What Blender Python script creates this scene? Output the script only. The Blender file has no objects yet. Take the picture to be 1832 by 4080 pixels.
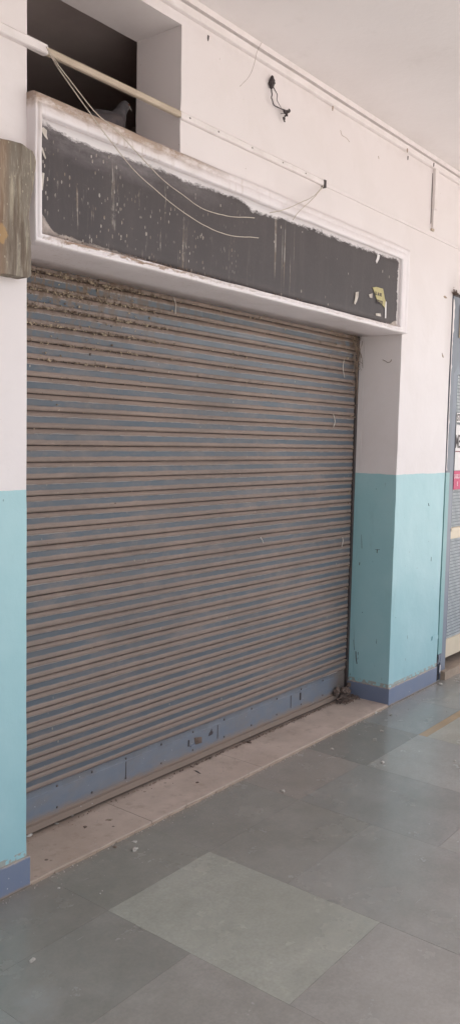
import bpy, bmesh, math, random
from mathutils import Vector, Matrix, noise as mnoise
random.seed(7)
SC = bpy.context.scene
COL = SC.collection
# ------------------------------------------------------------------ camera
F_PX, PITCH, ROLL, YAW, DIST, EYE = 3336.81, 0.0858, 0.0218, 0.6659, 2.1705, 1.5
fw = Vector((math.cos(YAW)*math.cos(PITCH), math.sin(YAW)*math.cos(PITCH), -math.sin(PITCH)))
rt = fw.cross(Vector((0, 0, 1))).normalized(); up = rt.cross(fw)
RR = math.cos(ROLL)*rt + math.sin(ROLL)*up
UU = -math.sin(ROLL)*rt + math.cos(ROLL)*up
EYEP = Vector((0, -DIST, EYE))
cam = bpy.data.cameras.new('camera'); co = bpy.data.objects.new('camera', cam); COL.objects.link(co)
co.matrix_world = Matrix((( RR.x, UU.x, -fw.x, EYEP.x), (RR.y, UU.y, -fw.y, EYEP.y), (RR.z, UU.z, -fw.z, EYEP.z), (0, 0, 0, 1)))
cam.sensor_fit = 'VERTICAL'; cam.sensor_height = 24; cam.lens = F_PX/4080*24
cam.clip_start = .02; cam.clip_end = 500
SC.camera = co

def at(px, py, y=None, z=None):
    """point of the real place on the plane y=.. or z=.. (pixel of the 1832x4080 photograph)"""
    d = fw + RR*((px-916)/F_PX) - UU*((py-2040)/F_PX)
    t = (y-EYEP.y)/d.y if y is not None else (z-EYEP.z)/d.z
    return EYEP + d*t
SD = 1832/1157
def ad(a, b, y=None, z=None): return at(a*SD, b*SD, y, z)

# ------------------------------------------------------------------ materials
class G:
    def __init__(s, name):
        s.m = bpy.data.materials.new(name); s.m.use_nodes = True
        s.t = s.m.node_tree; s.n = s.t.nodes; s.l = s.t.links; s.n.clear()
        s.out = s.n.new('ShaderNodeOutputMaterial'); s.b = s.n.new('ShaderNodeBsdfPrincipled')
        s.l.new(s.b.outputs[0], s.out.inputs[0])
        s.pos = s.n.new('ShaderNodeNewGeometry').outputs['Position']
        sp = s.n.new('ShaderNodeSeparateXYZ'); s.l.new(s.pos, sp.inputs[0])
        s.x, s.y, s.z = sp.outputs
    def set(s, sock, v):
        if isinstance(v, bpy.types.NodeSocket): s.l.new(v, sock)
        elif isinstance(v, tuple) and len(v) == 3 and sock.type == 'RGBA': sock.default_value = (*v, 1)
        else: sock.default_value = v
    def math(s, op, a, b=0.0, c=None, clamp=False):
        n = s.n.new('ShaderNodeMath'); n.operation = op; n.use_clamp = clamp
        s.set(n.inputs[0], a); s.set(n.inputs[1], b)
        if c is not None: s.set(n.inputs[2], c)
        return n.outputs[0]
    def scale(s, sx, sy, sz, off=(0, 0, 0)):
        n = s.n.new('ShaderNodeMapping'); s.l.new(s.pos, n.inputs[0]); n.inputs['Scale'].default_value = (sx, sy, sz)
        n.inputs['Location'].default_value = off
        return n.outputs[0]
    def noise(s, sc, vec=None, detail=4, rough=.55, dist=0.0):
        n = s.n.new('ShaderNodeTexNoise'); n.inputs['Scale'].default_value = sc; n.inputs['Detail'].default_value = detail
        n.inputs['Roughness'].default_value = rough; n.inputs['Distortion'].default_value = dist
        s.l.new(vec if vec is not None else s.pos, n.inputs['Vector']); return n.outputs[0]
    def voro(s, sc, vec=None, feature='F1', out=0):
        n = s.n.new('ShaderNodeTexVoronoi'); n.inputs['Scale'].default_value = sc; n.feature = feature
        s.l.new(vec if vec is not None else s.pos, n.inputs['Vector']); return n.outputs[out]
    def step(s, v, lo, hi):
        n = s.n.new('ShaderNodeMapRange'); n.inputs['From Min'].default_value = lo; n.inputs['From Max'].default_value = hi
        n.clamp = True
        s.set(n.inputs['Value'], v); return n.outputs[0]
    def mix(s, f, a, b, mode='MIX'):
        n = s.n.new('ShaderNodeMix'); n.data_type = 'RGBA'; n.blend_type = mode
        s.set(n.inputs[0], f); s.set(n.inputs[6], a); s.set(n.inputs[7], b); return n.outputs[2]
    def curve(s, v, pts):
        n = s.n.new('ShaderNodeFloatCurve'); c = n.mapping.curves[0]
        while len(c.points) < len(pts): c.points.new(.5, .5)
        for p, (a, b) in zip(c.points, pts): p.location = (a, b); p.handle_type = 'VECTOR'
        n.mapping.update(); s.set(n.inputs[1], v); return n.outputs[0]
    def bump(s, h, strength=.3, dist=.01, prev=None):
        n = s.n.new('ShaderNodeBump'); n.inputs['Strength'].default_value = strength; n.inputs['Distance'].default_value = dist
        s.l.new(h, n.inputs['Height'])
        if prev is not None: s.l.new(prev, n.inputs['Normal'])
        return n.outputs[0]
    def attr(s, name):
        n = s.n.new('ShaderNodeAttribute'); n.attribute_name = name; return n.outputs['Color']
    def done(s, col, rough=.6, normal=None, metal=0.0, spec=.5):
        s.set(s.b.inputs['Base Color'], col); s.set(s.b.inputs['Roughness'], rough)
        s.b.inputs['Metallic'].default_value = metal; s.b.inputs['Specular IOR Level'].default_value = spec
        if normal is not None: s.l.new(normal, s.b.inputs['Normal'])
        return s.m

WALLC = (.76, .705, .70); TEAL = (.315, .53, .565); SKIRT = (.17, .205, .30)
DADO = 1.327
def m_wall():
    g = G('painted plaster')
    big = g.noise(1.3, detail=3); mid = g.noise(9, detail=6); fine = g.noise(160, detail=3)
    w = g.mix(g.step(big, .35, .75), WALLC, (.72, .655, .645))
    # faint scuffs and specks
    sp = g.math('LESS_THAN', g.voro(19), .045)
    w = g.mix(g.math('MULTIPLY', sp, g.step(mid, .5, .62)), w, (.45, .38, .34))
    scuff = g.step(g.noise(7, g.scale(1, 1, .45), 8, .7), .66, .76)
    w = g.mix(g.math('MULTIPLY', scuff, .32), w, (.52, .46, .42))
    patch = g.step(g.noise(2.0, g.scale(1, 1, 1, (1, 3, 6)), 9, .68, .4), .50, .56)
    w = g.mix(g.math('MULTIPLY', patch, .10), w, (.60, .54, .50))
    dark_near_gate = g.math('MULTIPLY', g.math('MULTIPLY', g.step(g.math('ADD', g.x, g.math('MULTIPLY', big, .08)), 4.84, 4.96), g.math('MULTIPLY', g.step(g.z, 1.85, 2.1), g.step(g.z, 2.6, 2.42))), .30)
    w = g.mix(dark_near_gate, w, (.36, .29, .27))  # darker band on the upper wall beside the gate
    cwl = g.math('MULTIPLY', g.step(g.z, 2.98, 3.08), g.step(g.noise(6, detail=8, rough=.7), .45, .7))
    w = g.mix(g.math('MULTIPLY', cwl, .35), w, (.48, .41, .37))
    t = g.mix(g.step(g.noise(2.2, detail=5), .4, .75), TEAL, (.39, .59, .62))
    t = g.mix(g.math('MULTIPLY', g.step(g.noise(6, g.scale(1, 1, .35, (3, 0, 1)), 7, .7), .6, .74), .35), t, (.20, .33, .35))
    ch = g.math('MULTIPLY', g.math('LESS_THAN', g.voro(26, g.scale(1, 1, .55)), .06), g.step(mid, .52, .6))
    t = g.mix(ch, t, (.09, .12, .13))
    edge = g.math('ADD', DADO, g.math('MULTIPLY', g.math('SUBTRACT', g.noise(3, detail=6, rough=.6), .5), .024))
    edge = g.math('ADD', edge, g.math('MULTIPLY', g.x, -.0004))
    below = g.math('LESS_THAN', g.z, edge)
    t = g.mix(g.math('MULTIPLY', g.math('GREATER_THAN', g.noise(55, g.scale(1, 1, .22, (2, 2, 0)), 3), .715), g.step(g.noise(3.5, g.scale(1, 1, 1, (4, 0, 2)), 4), .46, .58)), t, (.12, .16, .17))
    c = g.mix(below, w, t)
    low = g.math('MULTIPLY', g.math('LESS_THAN', g.z, .124), g.math('GREATER_THAN', g.noise(30), .47))
    c = g.mix(g.math('MULTIPLY', low, .7), c, (.36, .28, .22))
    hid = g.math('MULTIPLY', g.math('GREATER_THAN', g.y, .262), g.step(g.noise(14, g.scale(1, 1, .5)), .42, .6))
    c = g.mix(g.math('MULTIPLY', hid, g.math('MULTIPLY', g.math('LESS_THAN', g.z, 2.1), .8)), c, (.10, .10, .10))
    nb = g.bump(big, .25, .06); nb = g.bump(mid, .22, .012, nb); nb = g.bump(fine, .10, .002, nb)
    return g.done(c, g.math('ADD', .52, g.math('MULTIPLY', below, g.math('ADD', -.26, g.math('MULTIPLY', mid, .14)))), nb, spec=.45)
def m_plain(name, c1, c2, sc=6, rough=.6, bs=.2, bd=.004, stretch=(1, 1, 1), metal=0.0, lo=.35, hi=.7, spec=.5):
    g = G(name); n = g.noise(sc, g.scale(*stretch), 6, .6); f = g.noise(sc*9, g.scale(*stretch), 4)
    c = g.mix(g.step(n, lo, hi), c1, c2)
    return g.done(c, rough, g.bump(f, bs, bd), metal, spec)
def m_ceiling():
    g = G('ceiling paint'); big = g.noise(1.1, detail=3); mid = g.noise(6, detail=6, rough=.6)
    c = g.mix(g.step(big, .35, .7), (.85, .80, .795), (.80, .745, .735))
    c = g.mix(g.math('MULTIPLY', g.step(g.noise(2.6, detail=8, rough=.7), .6, .75), .22), c, (.50, .45, .41))
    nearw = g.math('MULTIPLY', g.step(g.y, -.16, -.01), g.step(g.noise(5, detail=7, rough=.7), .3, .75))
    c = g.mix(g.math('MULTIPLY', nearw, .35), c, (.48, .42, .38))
    sp = g.math('MULTIPLY', g.math('LESS_THAN', g.voro(8), .05), g.step(mid, .5, .6))
    c = g.mix(sp, c, (.3, .26, .24))
    return g.done(c, .75, g.bump(g.noise(70), .15, .003, g.bump(mid, .2, .02)), spec=.3)
def m_floor():
    g = G('grey green stone tiles')
    tone = g.attr('tone')
    n = g.noise(3.5, detail=9, rough=.62, dist=.4); n2 = g.noise(17, detail=8, rough=.7)
    c = g.mix(g.step(n, .3, .72), tone, (.78, .79, .77), 'MULTIPLY')
    c = g.mix(g.math('MULTIPLY', g.step(n2, .35, .70), .8), c, g.mix(1.0, c, (1.18, 1.17, 1.15), 'MULTIPLY'))
    c = g.mix(g.math('MULTIPLY', g.step(g.noise(85, detail=5, rough=.7), .38, .64), .22), c, (.17, .165, .15))
    cloud = g.step(g.noise(2.4, g.scale(1, 1, 1, (5, 2, 0)), 10, .66, .4), .48, .82)
    c = g.mix(g.math('MULTIPLY', cloud, .16), c, (.42, .41, .385))
    # short pale scratches, in patches
    s1 = g.math('GREATER_THAN', g.noise(30, g.scale(.22, 3.2, 1), 2), .735)
    s2 = g.math('GREATER_THAN', g.noise(26, g.scale(2.6, .3, 1, (7, 1, 0)), 2), .74)
    pat = g.step(g.noise(2.1, g.scale(1, 1, 1, (1, 9, 0)), 3), .5, .62)
    c = g.mix(g.math('MULTIPLY', g.math('MAXIMUM', s1, s2), g.math('MULTIPLY', pat, .6)), c, (.42, .41, .39))
    # dust lying along the step
    dust = g.math('MULTIPLY', g.step(g.y, -.055, -.004), g.step(g.noise(22, detail=6, rough=.7), .34, .66))
    c = g.mix(g.math('MULTIPLY', dust, .75), c, (.30, .235, .19))
    # one old cement smear
    dx = g.math('SUBTRACT', g.x, 1.36); dy = g.math('ADD', g.y, .50)
    dd = g.math('SQRT', g.math('ADD', g.math('MULTIPLY', dx, dx), g.math('MULTIPLY', dy, dy)))
    sm = g.step(g.math('ADD', dd, g.math('MULTIPLY', g.noise(14, detail=8, rough=.7), .16)), .17, .10)
    c = g.mix(g.math('MULTIPLY', sm, .5), c, (.36, .35, .33))
    r = g.math('ADD', .17, g.math('MULTIPLY', g.step(g.noise(4, detail=7, rough=.65), .3, .75), .16))
    nb = g.bump(n, .12, .012); nb = g.bump(g.noise(60, detail=6), .08, .003, nb)
    return g.done(c, r, nb, spec=.5)
Z0, PITCHZ = .170, .0617
def m_shutter():
    g = G('dusty painted steel laths')
    wob = g.math('MULTIPLY', g.math('SUBTRACT', g.noise(9, g.scale(1, 1, 3)), .5), .10)
    fine = g.math('MULTIPLY', g.math('SUBTRACT', g.noise(60, g.scale(.5, 1, 1), 5), .5), .07)
    fr = g.math('FRACT', g.math('DIVIDE', g.math('SUBTRACT', g.z, Z0), PITCHZ))   # 0 bottom .. 1 top of a lath
    fr = g.math('ADD', fr, g.math('ADD', wob, fine))
    blue_m = g.math('MULTIPLY', g.step(g.math('ADD', fr, g.math('MULTIPLY', g.step(g.z, 1.2, 1.9), .04)), .31, .36), g.step(fr, .70, .65))
    n = g.noise(5, g.scale(.6, 1, 1.4), 6); n2 = g.noise(45, g.scale(.5, 1, 1.5), 5)
    brown = g.mix(g.step(n, .3, .7), (.275, .205, .170), (.205, .158, .135))
    brown = g.mix(g.math('MULTIPLY', g.step(n2, .4, .7), .4), brown, (.33, .255, .215))
    upper = g.step(fr, .62, .75)
    brown = g.mix(g.math('MULTIPLY', upper, .30), brown, (.20, .135, .105))
    blue = g.mix(g.step(n, .35, .7), (.066, .090, .116), (.086, .108, .132))
    blue = g.mix(g.math('MULTIPLY', g.step(n2, .5, .8), .3), blue, (.19, .155, .135))
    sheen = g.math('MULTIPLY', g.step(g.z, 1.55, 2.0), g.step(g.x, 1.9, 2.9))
    blue = g.mix(g.math('MULTIPLY', sheen, .45), blue, (.17, .20, .23))  # upper right: glossier, less dusty blue with the reflected highlight painted into its colour
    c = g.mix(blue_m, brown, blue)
    grm = g.step(g.noise(1.7, g.scale(1, 1, 1.3, (2, 0, 5)), 8, .7), .42, .68)
    c = g.mix(g.math('MULTIPLY', grm, .42), c, (.12, .095, .085))
    dst = g.step(g.noise(3.1, g.scale(.8, 1, 1.6, (6, 0, 1)), 9, .74), .50, .70)
    c = g.mix(g.math('MULTIPLY', dst, .38), c, (.30, .225, .185))
    edge_l = g.math('MULTIPLY', g.math('MULTIPLY', g.step(g.math('ABSOLUTE', g.math('SUBTRACT', fr, .69)), .03, .015), g.step(g.noise(18, g.scale(.7, 1, 3), 6, .7), .40, .55)), .5)
    c = g.mix(edge_l, c, (.36, .36, .37))  # broken pale line, the highlight on the lath edge painted in
    jd = g.math('MAXIMUM', g.step(fr, .035, .015), g.step(fr, .955, .975))
    c = g.mix(g.math('MULTIPLY', jd, .75), c, (.045, .032, .028))
    # dust lies thicker low down, top left is caked with droppings
    lowd = g.math('MULTIPLY', g.step(g.z, .9, .2), .32)
    c = g.mix(g.math('MULTIPLY', lowd, g.math('SUBTRACT', 1, g.math('MULTIPLY', blue_m, .7))), c, (.25, .19, .155))
    cak = g.math('MULTIPLY', g.step(g.math('ADD', g.z, g.math('MULTIPLY', g.math('SUBTRACT', 3.0, g.x), .09)), 1.86, 2.12), g.step(g.noise(34, g.scale(1, 1, .6), 6, .7), .47, .56))
    c = g.mix(g.math('MULTIPLY', cak, g.step(g.x, 3.3, 2.3)), c, (.15, .105, .075))
    cr = g.math('MULTIPLY', g.step(g.z, 1.9, 2.08), g.math('MULTIPLY', g.step(g.x, 3.75, 4.15), g.step(g.noise(25, detail=6), .4, .55)))
    c = g.mix(cr, c, (.17, .12, .085))
    sp = g.math('MULTIPLY', g.math('LESS_THAN', g.voro(28, g.scale(1, 1, .5)), .075), g.step(g.noise(5), .46, .6))
    c = g.mix(g.math('MULTIPLY', sp, .8), c, (.36, .32, .27))
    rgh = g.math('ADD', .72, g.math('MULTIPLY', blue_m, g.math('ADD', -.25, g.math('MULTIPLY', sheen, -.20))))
    return g.done(c, rgh, g.bump(n2, .25, .003), spec=.45)
def m_rail():
    g = G('worn blue steel rail'); n = g.noise(8, g.scale(1, 1, 2), 7, .65)
    c = g.mix(g.step(n, .35, .7), (.150, .175, .215), (.185, .198, .225))
    d = g.math('ADD', g.z, g.math('MULTIPLY', g.math('SUBTRACT', g.noise(12, g.scale(1, 1, 1), 7, .7), .5), .07))
    c = g.mix(g.math('MULTIPLY', g.step(g.noise(9, g.scale(.8, 1, 1.5, (2, 0, 0)), 8, .72), .44, .68), .45), c, (.22, .185, .16))
    c = g.mix(g.step(d, .080, .048), c, (.25, .185, .145))
    c = g.mix(g.math('MULTIPLY', g.step(d, .145, .17), .6), c, (.12, .115, .12))
    c = g.mix(g.step(g.math('ADD', g.x, g.math('MULTIPLY', n, .12)), 4.10, 4.22), c, (.16, .125, .105))
    sp = g.math('MULTIPLY', g.math('LESS_THAN', g.voro(34), .07), g.step(g.noise(6), .5, .58))
    c = g.mix(sp, c, (.5, .5, .5))
    return g.done(c, .5, g.bump(g.noise(40, detail=5), .2, .002))
def m_frame():
    g = G('white painted plaster moulding')
    n = g.noise(26, g.scale(.5, 1, 1), 7, .7); n1 = g.noise(3.2, detail=5)
    c = g.mix(g.step(n1, .35, .7), (.79, .735, .745), (.72, .66, .66))
    # dirt on the top ledge, thick under the vent and fading to the right
    dz = g.math('ADD', g.z, g.math('MULTIPLY', g.math('SUBTRACT', n, .5), .055))
    fade = g.math('ADD', .12, g.math('MULTIPLY', g.step(g.x, 2.7, 2.35), .88))
    c = g.mix(g.math('MULTIPLY', g.math('ADD', g.math('MULTIPLY', g.step(dz, 2.510, 2.530), g.step(g.noise(16, g.scale(.8, 1, 1.5), 7, .75), .38, .56)), g.math('MULTIPLY', g.step(dz, 2.535, 2.548), .5), clamp=True), fade), c, (.25, .155, .11))
    c = g.mix(g.math('MULTIPLY', g.math('MULTIPLY', g.step(dz, 2.496, 2.520), g.step(n1, .30, .50)), g.math('MULTIPLY', fade, .45)), c, (.50, .40, .33))
    # dirt on the lower inner ledge
    led = g.math('MULTIPLY', g.math('MULTIPLY', g.step(dz, 2.116, 2.120), g.step(dz, 2.131, 2.126)), g.step(g.noise(7, detail=7, rough=.7), .36, .52))
    led = g.math('MULTIPLY', led, g.math('MULTIPLY', g.math('GREATER_THAN', g.x, 1.735), g.math('LESS_THAN', g.x, 4.12)))
    lf = g.math('ADD', .30, g.math('MULTIPLY', g.step(g.x, 2.8, 2.2), .65))
    c = g.mix(g.math('MULTIPLY', led, lf), c, (.30, .20, .14))
    c = g.mix(g.math('MULTIPLY', g.math('LESS_THAN', g.voro(24), .05), .6), c, (.35, .28, .24))
    dr = g.math('MULTIPLY', g.step(g.noise(60, g.scale(1, 1, .05), 4, .6), .56, .68), g.math('MULTIPLY', g.step(g.noise(5, detail=4), .42, .6), g.step(g.x, 3.4, 2.2)))
    c = g.mix(g.math('MULTIPLY', dr, .5), c, (.42, .32, .25))
    c = g.mix(g.math('MULTIPLY', g.step(g.noise(3.3, g.scale(1, 1, 1, (8, 0, 0)), 9, .72), .54, .72), .35), c, (.50, .44, .40))
    return g.done(c, .5, g.bump(g.noise(14, detail=5), .3, .006), spec=.4)
def m_panel():
    g = G('chalky black painted board')
    u = g.math('DIVIDE', g.math('SUBTRACT', g.x, 1.70), 2.5)
    rag = g.math('MULTIPLY', g.math('SUBTRACT', g.noise(13, g.scale(1, 1, 1.6), 8, .75, .8), .5), .062)
    rag2 = g.math('MULTIPLY', g.math('SUBTRACT', g.noise(60, g.scale(.45, 1, 1.6), 4, .7), .5), .016)
    zz = g.math('ADD', g.z, g.math('ADD', rag, rag2))
    nx = lambda x: (x-1.70)/2.5
    topc = g.curve(u, [(0, .79), (nx(1.80), .70), (nx(1.98), .60), (nx(2.13), .68), (nx(2.375), .735), (nx(2.466), .66), (nx(2.634), .74), (nx(2.76), .76), (nx(2.86), .54), (nx(3.02), .63), (nx(3.33), .70), (nx(3.7), .69), (1, .78)])
    top_z = g.math('ADD', 2.385, g.math('MULTIPLY', topc, .12))
    n = g.noise(2.0, detail=6); nf = g.noise(90, detail=4)
    blk = g.mix(g.step(n, .35, .7), (.060, .050, .052), (.075, .063, .064))
    blk = g.mix(g.math('MULTIPLY', g.step(g.noise(5, g.scale(1.6, 1, .18), 6, .7), .5, .7), .4), blk, (.105, .088, .084))
    # grey wash under the white overlap, left half
    wash = g.math('MULTIPLY', g.step(zz, 2.38, 2.46), g.math('MULTIPLY', g.step(g.x, 2.75, 2.2), g.step(g.noise(9, g.scale(.6, 1, 1.5), 7, .7), .36, .62)))
    blk = g.mix(g.math('MULTIPLY', wash, .6), blk, (.33, .29, .30))
    # runs and spots of droppings
    lft = g.step(g.x, 2.95, 2.35)
    spots = g.math('MULTIPLY', g.math('LESS_THAN', g.voro(74, g.scale(1, 1, .45)), g.math('MULTIPLY', .40, g.noise(38, detail=3))), g.step(g.noise(6, g.scale(1, 1, .7), 5, .7), .46, .58))
    runs = g.math('MULTIPLY', g.step(g.noise(42, g.scale(1, 1, .06), 6, .75), .585, .66), g.step(g.noise(8, g.scale(1, 1, .8, (2, 0, 3)), 6, .75), .45, .54))
    runs = g.math('MULTIPLY', runs, g.step(g.z, 2.46, 2.36))
    sme = g.step(g.noise(11, g.scale(.8, 1, 1.3, (3, 2, 1)), 9, .75, .5), .63, .70)
    blk = g.mix(g.math('MULTIPLY', sme, .35), blk, (.26, .225, .22))
    few = g.math('LESS_THAN', g.voro(17, g.scale(1, 1, .55, (.3, 0, .4))), .07)
    drop = g.math('MAXIMUM', g.math('MULTIPLY', g.math('MAXIMUM', spots, runs), lft), g.math('MULTIPLY', few, .7))
    r2 = g.math('MULTIPLY', g.math('MULTIPLY', g.step(g.x, 2.98, 3.0), g.step(g.x, 3.2, 3.18)), g.step(g.noise(50, g.scale(1, 1, .03, (4, 0, 0)), 2), .60, .66))
    drop = g.math('MAXIMUM', drop, g.math('MULTIPLY', r2, .6))
    blk = g.mix(g.math('MULTIPLY', drop, .8), blk, g.mix(g.step(g.noise(27, detail=5), .42, .62), (.24, .18, .135), (.56, .51, .46)))
    white = g.step(g.math('ADD', g.math('SUBTRACT', zz, top_z), g.math('MULTIPLY', g.math('SUBTRACT', g.noise(70, g.scale(.5, 1, 1), 6, .8), .5), .03)), -.008, .005)
    c = g.mix(white, blk, (.76, .72, .72))
    # flaked cream/grey edge at the foot and in the lower left corner
    botc = g.curve(u, [(0, .95), (nx(1.745), .75), (nx(1.80), .34), (nx(1.90), .30), (nx(2.08), .25), (nx(2.4), .16), (nx(2.75), .10), (nx(3.35), .14), (nx(3.8), .16), (nx(4.08), .20), (nx(4.12), .36), (1, .5)])
    bot_z = g.math('ADD', 2.110, g.math('MULTIPLY', botc, .12))
    foot = g.step(g.math('SUBTRACT', g.math('ADD', g.z, g.math('MULTIPLY', rag, .6)), bot_z), .002, -.002)
    cc = g.mix(g.step(g.noise(24, detail=5), .4, .65), (.30, .255, .235), (.52, .44, .39))
    c = g.mix(foot, c, cc)
    side = g.math('LESS_THAN', g.math('ADD', g.x, g.math('MULTIPLY', rag, .5)), 1.740)
    c = g.mix(g.math('MULTIPLY', side, .9), c, (.60, .56, .56))
    side2 = g.math('GREATER_THAN', g.math('ADD', g.x, g.math('MULTIPLY', rag, 1.0)), 4.150)
    c = g.mix(side2, c, (.66, .62, .61))
    return g.done(c, g.math('ADD', .45, g.math('MULTIPLY', nf, .2)), g.bump(nf, .2, .002, g.bump(g.math('MAXIMUM', white, foot), .5, .003)), spec=.4)
def m_slab():
    g = G('weathered stained concrete')
    n = g.noise(7, g.scale(1, 1, .5), 8, .65); st = g.noise(38, g.scale(1, 1, .09), 5, .65)
    c = g.mix(g.step(n, .3, .7), (.165, .138, .112), (.25, .215, .175))
    c = g.mix(g.math('MULTIPLY', g.step(g.noise(95, g.scale(1, 1, .14), 5, .7), .52, .64), .7), c, (.42, .37, .29))
    c = g.mix(g.math('MULTIPLY', g.step(st, .53, .64), .55), c, (.47, .41, .31))
    c = g.mix(g.math('MULTIPLY', g.step(g.noise(30, g.scale(1, 1, .12, (5, 0, 0)), 5), .52, .64), .7), c, (.11, .075, .055))
    c = g.mix(g.math('MULTIPLY', g.step(g.math('ADD', g.x, g.math('MULTIPLY', n, .05)), 1.63, 1.60), .5), c, (.26, .16, .10))
    on = g.noise(24, detail=6, rough=.7)
    ox = g.math('SUBTRACT', g.x, 1.568); oz = g.math('MULTIPLY', g.math('SUBTRACT', g.z, 2.095), .75)
    o = g.step(g.math('ADD', g.math('SQRT', g.math('ADD', g.math('MULTIPLY', ox, ox), g.math('MULTIPLY', oz, oz))), g.math('MULTIPLY', on, .05)), .046, .040)
    c = g.mix(g.math('MULTIPLY', o, .8), c, (.40, .26, .13))
    c = g.mix(g.math('LESS_THAN', g.voro(55, g.scale(1, 1, .6)), .12), c, (.36, .31, .24))
    return g.done(c, .85, g.bump(g.noise(40, g.scale(1, 1, .4), 7, .7), .5, .006), spec=.25)
def m_sill():
    g = G('dusty beige stone step'); n = g.noise(6, detail=8, rough=.65); n2 = g.noise(50, detail=4)
    c = g.mix(g.step(n, .3, .7), (.60, .475, .40), (.47, .365, .30))
    c = g.mix(g.math('MULTIPLY', g.step(g.noise(3.4, g.scale(1, 1, 1, (4, 4, 0)), 9, .7), .48, .66), .4), c, (.36, .275, .22))
    c = g.mix(g.math('MULTIPLY', g.step(g.noise(15, detail=7, rough=.7), .54, .66), .5), c, (.34, .25, .195))
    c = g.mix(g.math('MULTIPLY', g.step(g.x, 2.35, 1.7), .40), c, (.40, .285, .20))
    sp = g.math('MULTIPLY', g.math('LESS_THAN', g.voro(16), .11), g.step(g.noise(4), .44, .56))
    c = g.mix(g.math('MULTIPLY', sp, g.step(g.x, 3.2, 2.4)), c, (.14, .10, .075))
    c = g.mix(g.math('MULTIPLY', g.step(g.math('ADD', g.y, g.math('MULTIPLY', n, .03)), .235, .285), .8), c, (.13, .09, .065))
    jt = g.math('LESS_THAN', g.math('ABSOLUTE', g.math('SUBTRACT', g.math('ADD', g.x, g.math('MULTIPLY', g.noise(20), .01)), 2.31)), .0022)
    jt2 = g.math('LESS_THAN', g.math('ABSOLUTE', g.math('SUBTRACT', g.x, 3.03)), .0016)
    c = g.mix(g.math('MULTIPLY', g.math('MAXIMUM', jt, jt2), .6), c, (.12, .09, .07))
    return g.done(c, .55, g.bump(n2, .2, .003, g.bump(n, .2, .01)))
def m_skirt():
    g = G('blue gloss skirting paint'); n = g.noise(7, detail=7, rough=.65)
    c = g.mix(g.step(n, .35, .7), SKIRT, (.20, .225, .295))
    e = g.math('ADD', g.z, g.math('MULTIPLY', g.math('SUBTRACT', g.noise(25, detail=6, rough=.7), .5), .02))
    c = g.mix(g.step(e, .098, .104), c, (.40, .33, .28))
    c = g.mix(g.step(e, .012, .004), c, (.30, .235, .19))
    sp = g.math('MULTIPLY', g.math('LESS_THAN', g.voro(40), .10), g.step(g.noise(7, detail=3), .52, .6))
    c = g.mix(sp, c, (.55, .55, .58))
    return g.done(c, .42, g.bump(n, .2, .006))
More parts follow.
